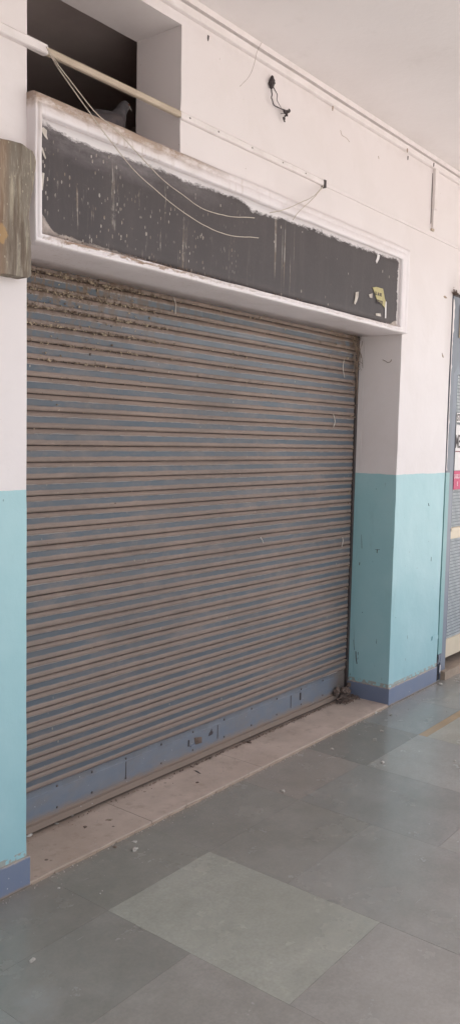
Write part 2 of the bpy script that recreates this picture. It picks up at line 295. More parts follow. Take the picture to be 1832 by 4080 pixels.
MAT = dict(wall=m_wall(), ceiling=m_ceiling(), floor=m_floor(), shutter=m_shutter(), rail=m_rail(), frame=m_frame(),
    panel=m_panel(), slab=m_slab(), sill=m_sill(), skirt=m_skirt(),
    joint=m_plain('tile joint', (.15, .14, .125), (.20, .18, .16), 8, .9),
    room=m_plain('sooty room plaster', (.50, .42, .40), (.36, .30, .28), 2, .9),
    white=m_plain('white painted plastic', (.78, .72, .71), (.70, .64, .62), 14, .45, .15, .002),
    beige=m_plain('aged cream plastic', (.52, .43, .34), (.42, .34, .26), 10, .5, .15, .002, (1, 1, 3)),
    wire=m_plain('dusty cream wire', (.56, .49, .41), (.42, .36, .30), 30, .6),
    dark=m_plain('sooty cable sheath', (.035, .026, .028), (.07, .055, .055), 60, .7, .5, .004),
    darkmetal=m_plain('rusty dark steel', (.045, .04, .042), (.09, .065, .055), 18, .6, .3, .003),
    rivet=m_plain('grimy rivet', (.07, .06, .06), (.12, .09, .08), 30, .5),
    drop=m_plain('dry droppings', (.46, .37, .27), (.13, .09, .068), 45, .95, .6, .004, lo=.42, hi=.58),
    twig=m_plain('dry straw', (.30, .22, .16), (.14, .10, .08), 40, .9),
    nest=m_plain('brown nest dirt', (.15, .105, .085), (.27, .195, .155), 28, .95, .8, .01),
    chip=m_plain('pale plaster chip', (.62, .57, .52), (.42, .36, .31), 40, .8),
    leaf=m_plain('dry grey leaf', (.36, .35, .31), (.24, .22, .19), 30, .8),
    gate=m_plain('grey blue steel paint', (.135, .15, .185), (.185, .20, .235), 7, .42, .2, .003, (1, 1, .4)),
    gate2=m_plain('light grey blue steel paint', (.165, .185, .235), (.205, .225, .27), 6, .35, .2, .003, (1, 1, .3)),
    tealpaint=m_plain('teal gloss on steel', (.20, .38, .39), (.24, .42, .43), 6, .4),
    cream=m_plain('cream enamel', (.70, .59, .44), (.62, .51, .37), 5, .4, .1, .002),
    creamstone=m_plain('cream dusty step', (.42, .32, .24), (.32, .24, .18), 12, .8),
    ply=m_plain('bare tan board', (.50, .41, .30), (.42, .33, .24), 9, .7),
    mesh=m_plain('grey wire netting', (.17, .20, .22), (.24, .26, .28), 20, .5),
    backing=m_plain('grey translucent sheet', (.74, .76, .76), (.64, .66, .67), 3, .35, .1, .003),
    paper=m_plain('white printed paper', (.76, .72, .71), (.72, .68, .67), 9, .5, .05, .001),
    pink=m_plain('crimson printed paper', (.60, .06, .16), (.54, .05, .14), 9, .5, .05, .001),
    ink=m_plain('black ink', (.06, .045, .05), (.08, .06, .06), 9, .6),
    ink_pink=m_plain('pale pink ink', (.85, .62, .66), (.8, .55, .6), 9, .6),
    ink_red=m_plain('dark red ink', (.25, .05, .08), (.2, .04, .06), 9, .6),
    yellowpaper=m_plain('yellowed paper', (.50, .44, .22), (.40, .35, .18), 40, .8),
    feather=m_plain('slate grey feathers', (.08, .073, .08), (.055, .05, .055), 30, .75, .5, .004, lo=.4, hi=.6),
    feather_dark=m_plain('dark wing feathers', (.06, .05, .055), (.10, .08, .08), 40, .75, .5, .004),
    beak=m_plain('horn', (.12, .11, .10), (.22, .2, .19), 60, .5),
    eye=m_plain('orange eye', (.35, .10, .03), (.02, .02, .02), 300, .2),
    leg=m_plain('red bird leg', (.35, .09, .08), (.25, .06, .06), 60, .6),
    ground=m_plain('sunlit concrete yard', (.40, .385, .37), (.34, .325, .31), .4, .9, .3, .02))

# ------------------------------------------------------------------ mesh helpers
def obj(name, bm, mat, parent=None, smooth=False):
    me = bpy.data.meshes.new(name); bm.normal_update(); bm.to_mesh(me); bm.free()
    me.materials.append(MAT[mat] if isinstance(mat, str) else mat)
    if smooth:
        for p in me.polygons: p.use_smooth = True
    o = bpy.data.objects.new(name, me); COL.objects.link(o)
    if parent is not None:
        o.parent = parent
        q = parent; off = Vector((0, 0, 0))
        while q is not None: off += q.location; q = q.parent
        o.location = -off
    return o
def tag(o, label=None, cat=None, group=None, kind=None):
    for k, v in (('label', label), ('category', cat), ('group', group), ('kind', kind)):
        if v: o[k] = v
    return o
def thing(name, loc, label, cat, group=None):
    o = bpy.data.objects.new(name, None); o.location = loc; o.empty_display_size = .05; COL.objects.link(o)
    return tag(o, label, cat, group)
def rebase(o, loc):
    """put a top-level mesh's origin at its base"""
    o.data.transform(Matrix.Translation(-Vector(loc))); o.location = loc; return o
def box(bm, x0, x1, y0, y1, z0, z1):
    v = [bm.verts.new(p) for p in ((x0, y0, z0), (x1, y0, z0), (x1, y1, z0), (x0, y1, z0), (x0, y0, z1), (x1, y0, z1), (x1, y1, z1), (x0, y1, z1))]
    for f in ((3, 2, 1, 0), (4, 5, 6, 7), (0, 1, 5, 4), (1, 2, 6, 5), (2, 3, 7, 6), (3, 0, 4, 7)): bm.faces.new([v[i] for i in f])
def bevel(bm, w, seg=2):
    bmesh.ops.bevel(bm, geom=[e for e in bm.edges if e.is_manifold and e.calc_face_angle(0) > .6], offset=w, segments=seg, affect='EDGES', profile=.5, clamp_overlap=True)
def bbox(*a, w=.002, seg=2):
    bm = bmesh.new(); box(bm, *a); bevel(bm, w, seg); return bm
def smoothpts(pts, n=6):
    P = [Vector(p) for p in pts]
    if len(P) < 3: return P
    Q = [P[0]*2-P[1]] + P + [P[-1]*2-P[-2]]; out = []
    for i in range(1, len(Q)-2):
        for k in range(n):
            t = k/n; a, b, c, d = Q[i-1:i+3]
            out.append(.5*((2*b)+(c-a)*t+(2*a-5*b+4*c-d)*t*t+(3*b-a-3*c+d)*t**3))
    out.append(P[-1]); return out
def tube(bm, pts, r, seg=6, taper=None):
    rings = []
    for i, p in enumerate(pts):
        d = (pts[min(i+1, len(pts)-1)]-pts[max(i-1, 0)]).normalized()
        a = d.cross(Vector((0, 1, .13))); a.normalize(); b = d.cross(a)
        rr = r if taper is None else r*taper(i/(len(pts)-1))
        rings.append([bm.verts.new(p+(a*math.cos(2*math.pi*k/seg)+b*math.sin(2*math.pi*k/seg))*rr) for k in range(seg)])
    for A, B in zip(rings, rings[1:]):
        for k in range(seg): bm.faces.new((A[k], A[(k+1) % seg], B[(k+1) % seg], B[k]))
    bm.faces.new(rings[0][::-1]); bm.faces.new(rings[-1])
def prism(bm, pts, y0, y1, jit=0.0):
    """outline pts (x,z) given real thickness y0..y1"""
    a = [bm.verts.new((x, y0, z)) for x, z in pts]; b = [bm.verts.new((x, y1, z)) for x, z in pts]
    bm.faces.new(a); bm.faces.new(b[::-1]); n = len(pts)
    for i in range(n): bm.faces.new((a[i], b[i], b[(i+1) % n], a[(i+1) % n]))
    bmesh.ops.recalc_face_normals(bm, faces=bm.faces)
def lump(bm, c, r, squash=(1, 1, 1), rough=.35, sub=1, seed=0):
    ret = bmesh.ops.create_icosphere(bm, subdivisions=sub, radius=1)
    for v in ret['verts']:
        n = 1+rough*mnoise.noise(v.co*1.7+Vector((seed*3.1, seed*1.7, 0)))*1.6
        v.co = Vector(c)+Vector((v.co.x*squash[0], v.co.y*squash[1], v.co.z*squash[2]))*r*n
def flake(bm, c, s, rnd=random):
    """small angular crumb"""
    ret = bmesh.ops.create_icosphere(bm, subdivisions=1, radius=1) if s > .012 else bmesh.ops.create_cone(bm, segments=4, radius1=1, radius2=.35, depth=1.3, cap_ends=True)
    R = Matrix.Rotation(rnd.uniform(0, 6.3), 3, Vector((rnd.uniform(-1, 1), rnd.uniform(-1, 1), rnd.uniform(-1, 1)+.01)).normalized())
    sq = Vector((rnd.uniform(.5, 1.2), rnd.uniform(.4, .9), rnd.uniform(.4, 1.1)))
    for v in ret['verts']:
        q = R @ Vector((v.co.x*sq.x, v.co.y*sq.y, v.co.z*sq.z)); v.co = Vector(c)+q*s*rnd.uniform(.75, 1.2)

# ------------------------------------------------------------------ the setting
XL, XR, XG, XG2 = 1.706, 4.261, 4.906, 7.35
ZL, ZF, ZC = 2.105, 2.5545, 3.122
WX, WZ, WD = 2.413, 3.0247, .232
DEP = .274
ROOF_Y = -2.40
# floor: irregular courses of stone tiles, each with its own tone
rnd = random.Random(3)
tiles = []
def T(x0, x1, y0, y1, c=None, k=None): tiles.append((x0, x1, y0, y1, tuple(q*w_*(1.75 if k is None else 1.1) for q, w_ in zip(c, (1.12, 1.06, 1.05))) if c else None, k))
base = (.30, .285, .26)
LT = (.212, .214, .186); DK = (.145, .140, .124); BR = (.165, .152, .134)
T(1.28, 1.78, -.315, 0, DK); T(1.78, 2.285, -.315, 0, (.150, .148, .130)); T(2.285, 2.87, -.315, 0, (.158, .154, .138)); T(2.87, 3.392, -.318, 0, (.178, .164, .146))
T(3.392, 3.94, -.345, 0, (.135, .131, .118)); T(3.94, 4.47, -.345, 0, (.150, .158, .150)); T(4.47, 5.03, -.345, 0, (.165, .165, .152)); T(5.03, 5.6, -.345, 0)
T(3.94, 4.47, -.392, -.345, (.36, .24, .12), 's'); T(4.47, 5.03, -.392, -.345, (.36, .24, .12), 's'); T(5.03, 5.6, -.392, -.345, (.36, .24, .12), 's')
T(1.78, 2.285, -1.01, -.315, LT); T(1.28, 1.78, -.66, -.315, (.150, .147, .132)); T(1.28, 1.78, -1.3, -.66, (.180, .172, .156))
T(2.285, 2.87, -.658, -.315, (.160, .156, .140)); T(2.285, 2.87, -1.27, -.658, (.172, .168, .154))
T(2.87, 3.392, -.94, -.318, (.160, .158, .146)); T(3.392, 3.94, -.94, -.345, (.196, .192, .176)); T(2.87, 3.40, -1.5, -.94, (.182, .178, .162))
T(3.94, 4.47, -.98, -.392, (.225, .215, .180)); T(4.47, 5.03, -.98, -.392, (.2, .19, .165)); T(5.03, 5.6, -.98, -.392)
T(1.78, 2.285, -1.62, -1.01, (.188, .180, .165)); T(2.285, 2.87, -1.9, -1.27, (.19, .182, .168)); T(1.28, 1.78, -1.9, -1.3, (.178, .170, .156))
for i in range(12):
    x0 = 1.28-.53*(i+1); cuts = [0, -.315, -.315-.345, -.66-.64, -1.9, ROOF_Y]
    for a, b in zip(cuts, cuts[1:]): T(x0, x0+.53, b, a)
for i in range(9):
    x0 = 5.6+.53*i; cuts = [0, -.34, -.98, -1.6, ROOF_Y]
    for a, b in zip(cuts, cuts[1:]): T(x0, x0+.53, b, a)
for x0, x1, top in ((1.28, 1.78, -1.9), (1.78, 2.285, -1.62), (2.285, 2.87, -1.9), (2.87, 3.40, -1.5), (3.40, 3.94, -.94), (3.94, 4.47, -.98), (4.47, 5.03, -.98), (5.03, 5.6, -.98)):
    y = top
    while y > ROOF_Y+.01:
        y2 = max(ROOF_Y, y-.62); T(x0, x1, y2, y); y = y2
bm = bmesh.new(); lay = bm.loops.layers.float_color.new('tone')
for x0, x1, y0, y1, c, k in tiles:
    if c is None:
        j = rnd.uniform(.9, 1.12); c = tuple(b*j for b in base)
    n0 = len(bm.faces); g_ = .0004
    nf = set(bm.faces); box(bm, x0+g_, x1-g_, y0+g_, y1-g_, -.02, rnd.uniform(-.0002, .0002))
    for f in bm.faces:
        if f not in nf:
            for l in f.loops: l[lay] = (*c, 1)
tag(obj('floor', bm, 'floor'), kind='structure')
bm = bmesh.new(); box(bm, -5.1, 10.4, ROOF_Y, .0, -.14, -.0035)
tag(obj('floor_bed', bm, 'joint'), kind='structure')
bm = bmesh.new(); s = 90
vs = [bm.verts.new(p) for p in ((-s, -s, -.15), (s, -s, -.15), (s, s, -.15), (-s, s, -.15))]; bm.faces.new(vs)
tag(obj('ground', bm, 'ground'), kind='structure')
# ceiling slab with fascia beam along the open side
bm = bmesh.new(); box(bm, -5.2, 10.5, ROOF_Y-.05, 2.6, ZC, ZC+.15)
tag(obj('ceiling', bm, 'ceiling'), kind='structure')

# ------------------------------------------------------------------ the shop wall as one watertight plaster body with real openings
xs = [-5.2, .6, XL, WX, 3.3, XR, XG, XG2, 10.5]; zs = [-.1, 1.0, ZL, 2.43, ZF, WZ, ZC-.001]
def filled(i, k):
    x = (xs[i]+xs[i+1])/2; z = (zs[k]+zs[k+1])/2
    if XL < x < XR and z < ZL: return False
    if XG < x < XG2 and z < 2.43: return False
    if .6 < x < WX and ZF < z < WZ and x > XL: return False
    return True
def wall_mesh():
    bm = bmesh.new(); V = {}
    def v(i, j, k):
        if (i, j, k) not in V: V[i, j, k] = bm.verts.new((xs[i], (0, WD)[j], zs[k]))
        return V[i, j, k]
    NX, NZ = len(xs)-1, len(zs)-1
    ff = lambda i, k: 0 <= i < NX and 0 <= k < NZ and filled(i, k)
    for i in range(NX):
        for k in range(NZ):
            if not ff(i, k): continue
            bm.faces.new((v(i, 0, k), v(i+1, 0, k), v(i+1, 0, k+1), v(i, 0, k+1)))
            bm.faces.new((v(i, 1, k), v(i, 1, k+1), v(i+1, 1, k+1), v(i+1, 1, k)))
            if not ff(i-1, k): bm.faces.new((v(i, 0, k), v(i, 0, k+1), v(i, 1, k+1), v(i, 1, k)))
            if not ff(i+1, k): bm.faces.new((v(i+1, 0, k), v(i+1, 1, k), v(i+1, 1, k+1), v(i+1, 0, k+1)))
            if not ff(i, k-1): bm.faces.new((v(i, 0, k), v(i, 1, k), v(i+1, 1, k), v(i+1, 0, k)))
            if not ff(i, k+1): bm.faces.new((v(i, 0, k+1), v(i+1, 0, k+1), v(i+1, 1, k+1), v(i, 1, k+1)))
    bmesh.ops.recalc_face_normals(bm, faces=bm.faces)
    # cut long edges so the arrises can wander a little, as hand-laid plaster does
    for ax, a, b, st in ((0, .6, 5.2, .09), (2, 0.0, 3.1, .07)):
        q = a+st
        while q < b:
            co_ = [0, 0, 0]; no = [0, 0, 0]; co_[ax] = q; no[ax] = 1
            bmesh.ops.bisect_plane(bm, geom=bm.verts[:]+bm.edges[:]+bm.faces[:], plane_co=co_, plane_no=no); q += st
    for w in bm.verts:
        if .7 < w.co.x < 5.1 and .05 < w.co.z < 3.08:
            corner = any(e.is_manifold and e.calc_face_angle(0) > .6 for e in w.link_edges)
            a = .0028 if corner else .0012
            p = w.co*7
            w.co.x += a*mnoise.noise(p)*1.3; w.co.z += a*mnoise.noise(p+Vector((9, 0, 0)))
            w.co.y += a*.8*mnoise.noise(p+Vector((0, 9, 0)))
    bevel(bm, .005, 2)
    return bm
bmw = wall_mesh()
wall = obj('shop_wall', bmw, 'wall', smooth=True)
try:
    wall.data.set_sharp_from_angle(angle=.9)
except Exception: pass
rebase(wall, (2.65, .1, 0))
tag(wall, 'long plastered wall, pinkish white above a light teal dado, with openings for the shops', 'wall')
# deeper jambs and head of the shop opening behind the wall face
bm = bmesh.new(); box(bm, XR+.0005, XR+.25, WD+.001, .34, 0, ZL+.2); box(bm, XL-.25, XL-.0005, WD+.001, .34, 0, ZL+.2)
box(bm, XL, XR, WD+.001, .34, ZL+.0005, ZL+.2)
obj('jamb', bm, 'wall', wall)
# skirting bands
bm = bmesh.new()
prof = [(XG-.012, 0), (XG-.012, -.010), (XR-.010, -.010), (XR-.010, DEP+.01), (XR+.004, DEP+.01), (XR+.004, .002), (XG-.012, .002)]
def extr(bm, poly, z0, z1):
    a = [bm.verts.new((x, y, z0)) for x, y in poly]; b = [bm.verts.new((x, y, z1)) for x, y in poly]; n = len(poly)
    bm.faces.new(a); bm.faces.new(b[::-1])
    for i in range(n): bm.faces.new((a[i], a[(i+1) % n], b[(i+1) % n], b[i]))
    bmesh.ops.recalc_face_normals(bm, faces=bm.faces)
extr(bm, [(XR-.010, DEP+.01), (XR-.010, -.010), (XG-.010, -.010), (XG-.010, .003), (XR+.003, .003), (XR+.003, DEP+.01)], 0, .104); bevel(bm, .003)
obj('skirting', bm, 'skirt', wall)
bm = bmesh.new(); extr(bm, [(-5.1, -.010), (XL+.010, -.010), (XL+.010, DEP), (XL-.003, DEP), (XL-.003, .003), (-5.1, .003)], 0, .104); bevel(bm, .003)
obj('skirting', bm, 'skirt', wall)
bm = bmesh.new(); box(bm, XG2+.01, 10.4, -.010, .003, 0, .104); bevel(bm, .003)
obj('skirting', bm, 'skirt', wall)
# dark room behind the vent opening (inward faces of a box)
bm = bmesh.new(); x0, x1, y0, y1, z0, z1 = 1.2, 3.2, WD+.002, 1.5, ZF-.001, ZC-.002
box(bm, x0-.02, x0, y0, y1, z0, z1); box(bm, x1, x1+.02, y0, y1, z0, z1); box(bm, x0, x1, y1, y1+.02, z0, z1)
box(bm, x0, x1, y0, y1, z0-.02, z0); box(bm, x0, x1, y0, y1, z1-.015, z1)
obj('vent_room', bm, 'room', wall)
bm = bmesh.new(); box(bm, XL-.6, XG, .62, .64, 0, ZL+.2)
obj('backing_wall', bm, 'room', wall)

# unseen walls added at the left to block light from that side
o = obj('end_light_blocker', bbox(-1.6, -1.4, ROOF_Y, -.002, -.13, ZC-.003, w=.004), 'wall'); rebase(o, (-1.5, -1.4, 0))
tag(o, 'unseen cross wall added to block light from the left of the arcade', 'wall')
o = obj('front_light_blocker', bbox(-1.4, -.35, ROOF_Y-.15, ROOF_Y, -.13, ZC-.003, w=.004), 'wall'); rebase(o, (-.9, ROOF_Y, 0))
tag(o, 'unseen outer wall added behind the viewer to block light from the left', 'wall')
# ------------------------------------------------------------------ stone step
bm = bbox(XL+.002, XR-.0115, -.006, .60, -.004, .012, w=.003)
bmesh.ops.subdivide_edges(bm, edges=[e for e in bm.edges if e.calc_length() > 1], cuts=60)
for v in bm.verts:
    if v.co.y < .01: v.co.y += .004*mnoise.noise(v.co*9)
    v.co.z += .0008*mnoise.noise(v.co*15)
o = obj('door_step', bm, 'sill'); rebase(o, (2.98, .1, 0))
tag(o, 'long dusty beige stone step under the rolling shutter', 'door step')
bm = bmesh.new(); 
for i in range(26):
    a = 1.72+i*.0975
    extr(bm, [(a, -.013+.002*math.sin(i*3)), (a+.094, -.013+.002*math.cos(i*2)), (a+.094, -.0065), (a, -.0065)], -.003, .006)
bevel(bm, .002, 1)
so = obj('edge_strip', bm, 'creamstone', o)

# ------------------------------------------------------------------ rolling shutter
sh = thing('rolling_shutter', (2.98, DEP, .015), 'closed steel rolling shutter of dusty blue and brown horizontal laths', 'shutter')
SX0, SX1 = 1.60, 4.236
bm = bmesh.new(); nx_ = 64; prof = []
# lath profile, fraction of pitch from the bottom -> depth towards the viewer
pf = [(.00, -.004), (.035, .0035), (.10, .0062), (.24, .0068), (.30, .0050), (.36, .0040), (.64, .0040), (.70, .0052), (.76, .0068), (.86, .0056), (.95, .0015), (.975, -.004)]
nl = int((ZL+.06-Z0)/PITCHZ)+1
grid = []
for k in range(nl):
    dk = random.uniform(-.0012, .0012)
    for fz, dy in pf:
        row = []
        for i in range(nx_+1):
            x = SX0+(SX1-SX0)*i/nx_
            wz = .0026*mnoise.noise(Vector((x*1.4, k*.5, 0)))
            wy = .0040*mnoise.noise(Vector((x*1.3, k*.30, 5)))
            xe = x + (random.uniform(-.006, .004) if i == nx_ and fz == 0 else 0)
            row.append(bm.verts.new((xe, DEP-dy-wy-dk, Z0+(k+fz)*PITCHZ+wz)))
        grid.append(row)
for A, B in zip(grid, grid[1:]):
    for i in range(nx_): bm.faces.new((A[i], A[i+1], B[i+1], B[i]))
r_ = bmesh.ops.extrude_face_region(bm, geom=bm.faces[:])
bmesh.ops.translate(bm, verts=[g_ for g_ in r_['geom'] if isinstance(g_, bmesh.types.BMVert)], vec=(0, .0015, 0))
bmesh.ops.recalc_face_normals(bm, faces=bm.faces)
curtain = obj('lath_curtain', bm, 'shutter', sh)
# bottom rail: flat plate, folded lip at the foot, overlapping cover strip
bm = bmesh.new(); n = 60
pr = [(.172, -.004), (.170, -.008), (.150, -.0085), (.148, -.0105), (.062, -.0105), (.060, -.0085), (.048, -.0095), (.046, -.022), (.022, -.023), (.020, .004)]
rows = []
for z, y in pr:
    rows.append([bm.verts.new((SX0+(SX1-.02-SX0)*i/n, DEP+y+.0016*mnoise.noise(Vector((i*.35, z*9, 0))), z+.0012*mnoise.noise(Vector((i*.2, 3, 0))))) for i in range(n+1)])
for A, B in zip(rows, rows[1:]):
    for i in range(n): bm.faces.new((B[i], B[i+1], A[i+1], A[i]))
r_ = bmesh.ops.extrude_face_region(bm, geom=bm.faces[:])
bmesh.ops.translate(bm, verts=[g_ for g_ in r_['geom'] if isinstance(g_, bmesh.types.BMVert)], vec=(0, .002, 0))
bmesh.ops.recalc_face_normals(bm, faces=bm.faces)
rail = obj('bottom_rail', bm, 'rail', sh)
rx = [1.86, 2.06, 2.24, 2.43, 2.648, 2.86, 3.09, 3.31, 3.53, 3.76, 3.98]
for x in rx:
    for z in (.158, .073):
        bm = bmesh.new(); bmesh.ops.create_uvsphere(bm, u_segments=10, v_segments=6, radius=.0052)
        for v in bm.verts: v.co = Vector((x+v.co.x, DEP-.0105+v.co.y*.6, z+v.co.z))
        obj('rivet', bm, 'rivet', rail, True)
for x, w in ((2.43, .0016), (3.04, .002), (3.66, .002)):
    bm = bbox(x-w, x+w, DEP-.0122, DEP-.0095, .078, .145, w=.0005); obj('seam', bm, 'rivet', rail)
bm = bbox(2.826, 2.832, DEP-.0135, DEP-.008, .098, .128, w=.001); obj('slot', bm, 'dark', rail)
bm = bbox(3.745, 3.755, DEP-.0135, DEP-.008, .10, .14, w=.001); obj('slot', bm, 'dark', rail)
# torn lock hole: dark cut and the bent flap beside it
bm = bmesh.new(); prism(bm, [(2.972, .108), (3.000, .110), (3.004, .122), (2.996, .124), (2.994, .138), (2.986, .128), (2.976, .120)], DEP-.0125, DEP-.009); obj('lock_hole', bm, 'dark', rail)
bm = bmesh.new()
for f in ([(2.868, -.0125, .128), (2.905, -.026, .126), (2.902, -.030, .100), (2.875, -.0125, .094)],):
    v = [bm.verts.new((x, DEP+y, z)) for x, y, z in f]; v2 = [bm.verts.new((x, DEP+y+.002, z)) for x, y, z in f]
    bm.faces.new(v); bm.faces.new(v2[::-1])
    for i in range(4): bm.faces.new((v[i], v2[i], v2[(i+1) % 4], v[(i+1) % 4]))
bmesh.ops.recalc_face_normals(bm, faces=bm.faces); obj('lock_flap', bm, 'nest', rail)
bm = bbox(2.84, 2.872, DEP-.016, DEP-.009, .092, .099, w=.001); obj('lock_bolt', bm, 'gate2', rail)
# guide channels and the head box lip
for x0, x1 in ((4.240, XR-.001), (XL-.12, XL-.10)):
    bm = bbox(x0, x1, DEP-.012, DEP+.05, .012, ZL-.001, w=.001)
    for v in bm.verts: v.co.x += .0
    obj('guide_channel', bm, 'darkmetal', sh)
# droppings caked on the upper laths
bm = bmesh.new(); rn = random.Random(11); cnt = 0
while cnt < 2300:
    k = int(min(nl-1, max(0, nl-1-abs(rn.gauss(0, 3.4))))) if rn.random() < .86 else rn.randrange(6, nl)
    zt = Z0+k*PITCHZ
    x = rn.gauss(2.16, .30) if rn.random() < .75 else rn.uniform(1.72, 3.6)
    if x < XL or x > 4.2: continue
    lim = 1.0 if x < 2.6 else .35
    if rn.random() > lim*(.35+.65*math.exp(-(nl-1-k)*.16)): continue
    s_ = abs(rn.gauss(.0024, .0018))+.0011
    if k < nl-7: s_ *= .6
    joint = rn.random() < .8
    z = zt + (rn.gauss(.001, .003) if joint else rn.uniform(0, PITCHZ))
    flake(bm, (x, DEP-.0095-rn.uniform(0, .003), z), s_, rn); cnt += 1
for i in range(60):   # right hand top corner
    k = nl-1-int(abs(rn.gauss(0, 3))); flake(bm, (rn.gauss(4.08, .08) if i % 2 else rn.uniform(3.7, 4.2), DEP-.011, Z0+k*PITCHZ+rn.uniform(-.004, .02)), abs(rn.gauss(.0032, .0018))+.001, rn)
for i in range(120):   # crumbs on every edge of the right hand side
    flake(bm, (rn.uniform(4.19, 4.236), DEP-.010, Z0+rn.randrange(0, nl)*PITCHZ+rn.gauss(0, .004)), abs(rn.gauss(.003, .0015))+.001, rn)
dp = obj('droppings', bm, 'drop', sh); dp['kind'] = 'stuff'
# bits of string, straw and feathers caught in the laths
def strand(name, pts, r, mat, parent, y=None):
    bm = bmesh.new(); tube(bm, smoothpts(pts, 5), r, 5); return obj(name, bm, mat, parent, True)
for P in ([(437, 748), (442, 765), (441, 790)], [(865, 905), (862, 925), (866, 950)], [(838, 1042), (842, 1060), (838, 1075)], [(655, 1352), (659, 1358), (662, 1366)], [(861, 1352), (862, 1362), (859, 1376)]):
    strand('feather_bit', [ad(a, b, y=DEP-.014) for a, b in P], .0022, 'chip', sh)
# ------------------------------------------------------------------ twig tangle, nest dirt, crumbs
tw = bmesh.new(); rn = random.Random(5)
for i in range(46):
    z = 2.06-abs(rn.gauss(0, .10)); x = 4.215+rn.gauss(0, .022)
    p = Vector((min(x, 4.245), DEP-.02+rn.uniform(-.012, .006), z)); d = Vector((rn.gauss(0, .5), rn.gauss(0, .15), rn.gauss(-.6, 1))).normalized()
    L = rn.uniform(.03, .10); q = p+d*L; q.x = min(q.x, 4.25); m_ = (p+q)/2+Vector((rn.gauss(0, .008), 0, rn.gauss(0, .008)))
    tube(tw, smoothpts([p, m_, q], 3), rn.uniform(.0008, .0019), 4)
for i in range(40): flake(tw, (rn.uniform(4.17, 4.25), DEP-.018, 2.08-abs(rn.gauss(0, .12))), rn.uniform(.002, .006), rn)
for P in ([4.235, 2.05, 1.72], [4.228, 1.98, 1.80]):
    tube(tw, smoothpts([(P[0], DEP-.02, P[1]), (P[0]-.012, DEP-.024, (P[1]+P[2])/2), (P[0], DEP-.02, P[2])], 6), .0016, 4)
o = obj('twig_tangle', tw, 'twig'); rebase(o, (4.22, DEP-.02, 1.9))
tag(o, 'tangle of dry twigs and straw in the upper right corner of the shutter', 'twigs', kind='stuff')
nb = bmesh.new(); rn = random.Random(8)
for c, r, sq in (((4.105, .245, .070), .020, (1.1, .6, 1.1)), ((4.165, .235, .062), .021, (1.3, .6, .9)), ((4.205, .235, .044), .021, (1.1, .7, 1.4)), ((4.15, .235, .026), .019, (2.4, .8, .7)), ((4.215, .23, .088), .013, (1, .7, 1))):
    lump(nb, c, r, sq, .6, 3, c[0]*7)
    for i in range(60):
        v = Vector((rn.gauss(0, 1), -abs(rn.gauss(0, 1)), rn.gauss(0, 1))).normalized(); flake(nb, (min(4.245, c[0]+v.x*r*sq[0]), c[1]+v.y*r*sq[1], max(.014, c[2]+v.z*r*sq[2])), rn.uniform(.002, .006), rn)
for i in range(170):
    x = 4.14+rn.gauss(0, .055); flake(nb, (min(x, 4.24), .225-abs(rn.gauss(0, .03)), .016+abs(rn.gauss(0, .008))), rn.uniform(.003, .009), rn)
for i in range(14):
    x = rn.uniform(4.08, 4.22); tube(nb, smoothpts([(x, .20, .02), (x+.02, .19, .03), (min(4.245, x+rn.uniform(.02, .05)), .17, .018)], 3), .0016, 4)
o = obj('nest_dirt', nb, 'nest'); rebase(o, (4.15, .22, .012))
tag(o, 'brown heap of nest dirt in the lower right corner of the shutter', 'dirt heap', kind='stuff')
cb = bmesh.new(); rn = random.Random(9)
for i in range(420):
    x = rn.gauss(3.35, .42)
    if x < 2.2 or x > 4.15: continue
    flake(cb, (x, .240-abs(rn.gauss(0, .006)), .0135+rn.uniform(0, .004)), rn.uniform(.0018, .0052), rn)
for i in range(140):
    flake(cb, (rn.uniform(1.75, 4.1), .245-abs(rn.gauss(0, .02)), .0135), rn.uniform(.0012, .003), rn)
o = obj('dirt_line', cb, 'nest'); rebase(o, (3.3, .235, .012))
tag(o, 'line of crumbled dirt on the step along the foot of the shutter', 'dirt', kind='stuff')
gr = bmesh.new(); rn = random.Random(21)
for i in range(900):
    if i % 2: flake(gr, (rn.uniform(1.72, 4.22), rn.uniform(.0, .22), .0132), rn.uniform(.0008, .0022), rn)
    else: flake(gr, (rn.uniform(1.3, 4.9), -.014-abs(rn.gauss(0, .010 if rn.random() < .75 else .15)), .0012), rn.uniform(.0010, .0030), rn)
o = obj('grit', gr, 'chip'); rebase(o, (2.9, 0, 0))
tag(o, 'fine pale grit scattered along the edge of the beige step', 'grit', kind='stuff')

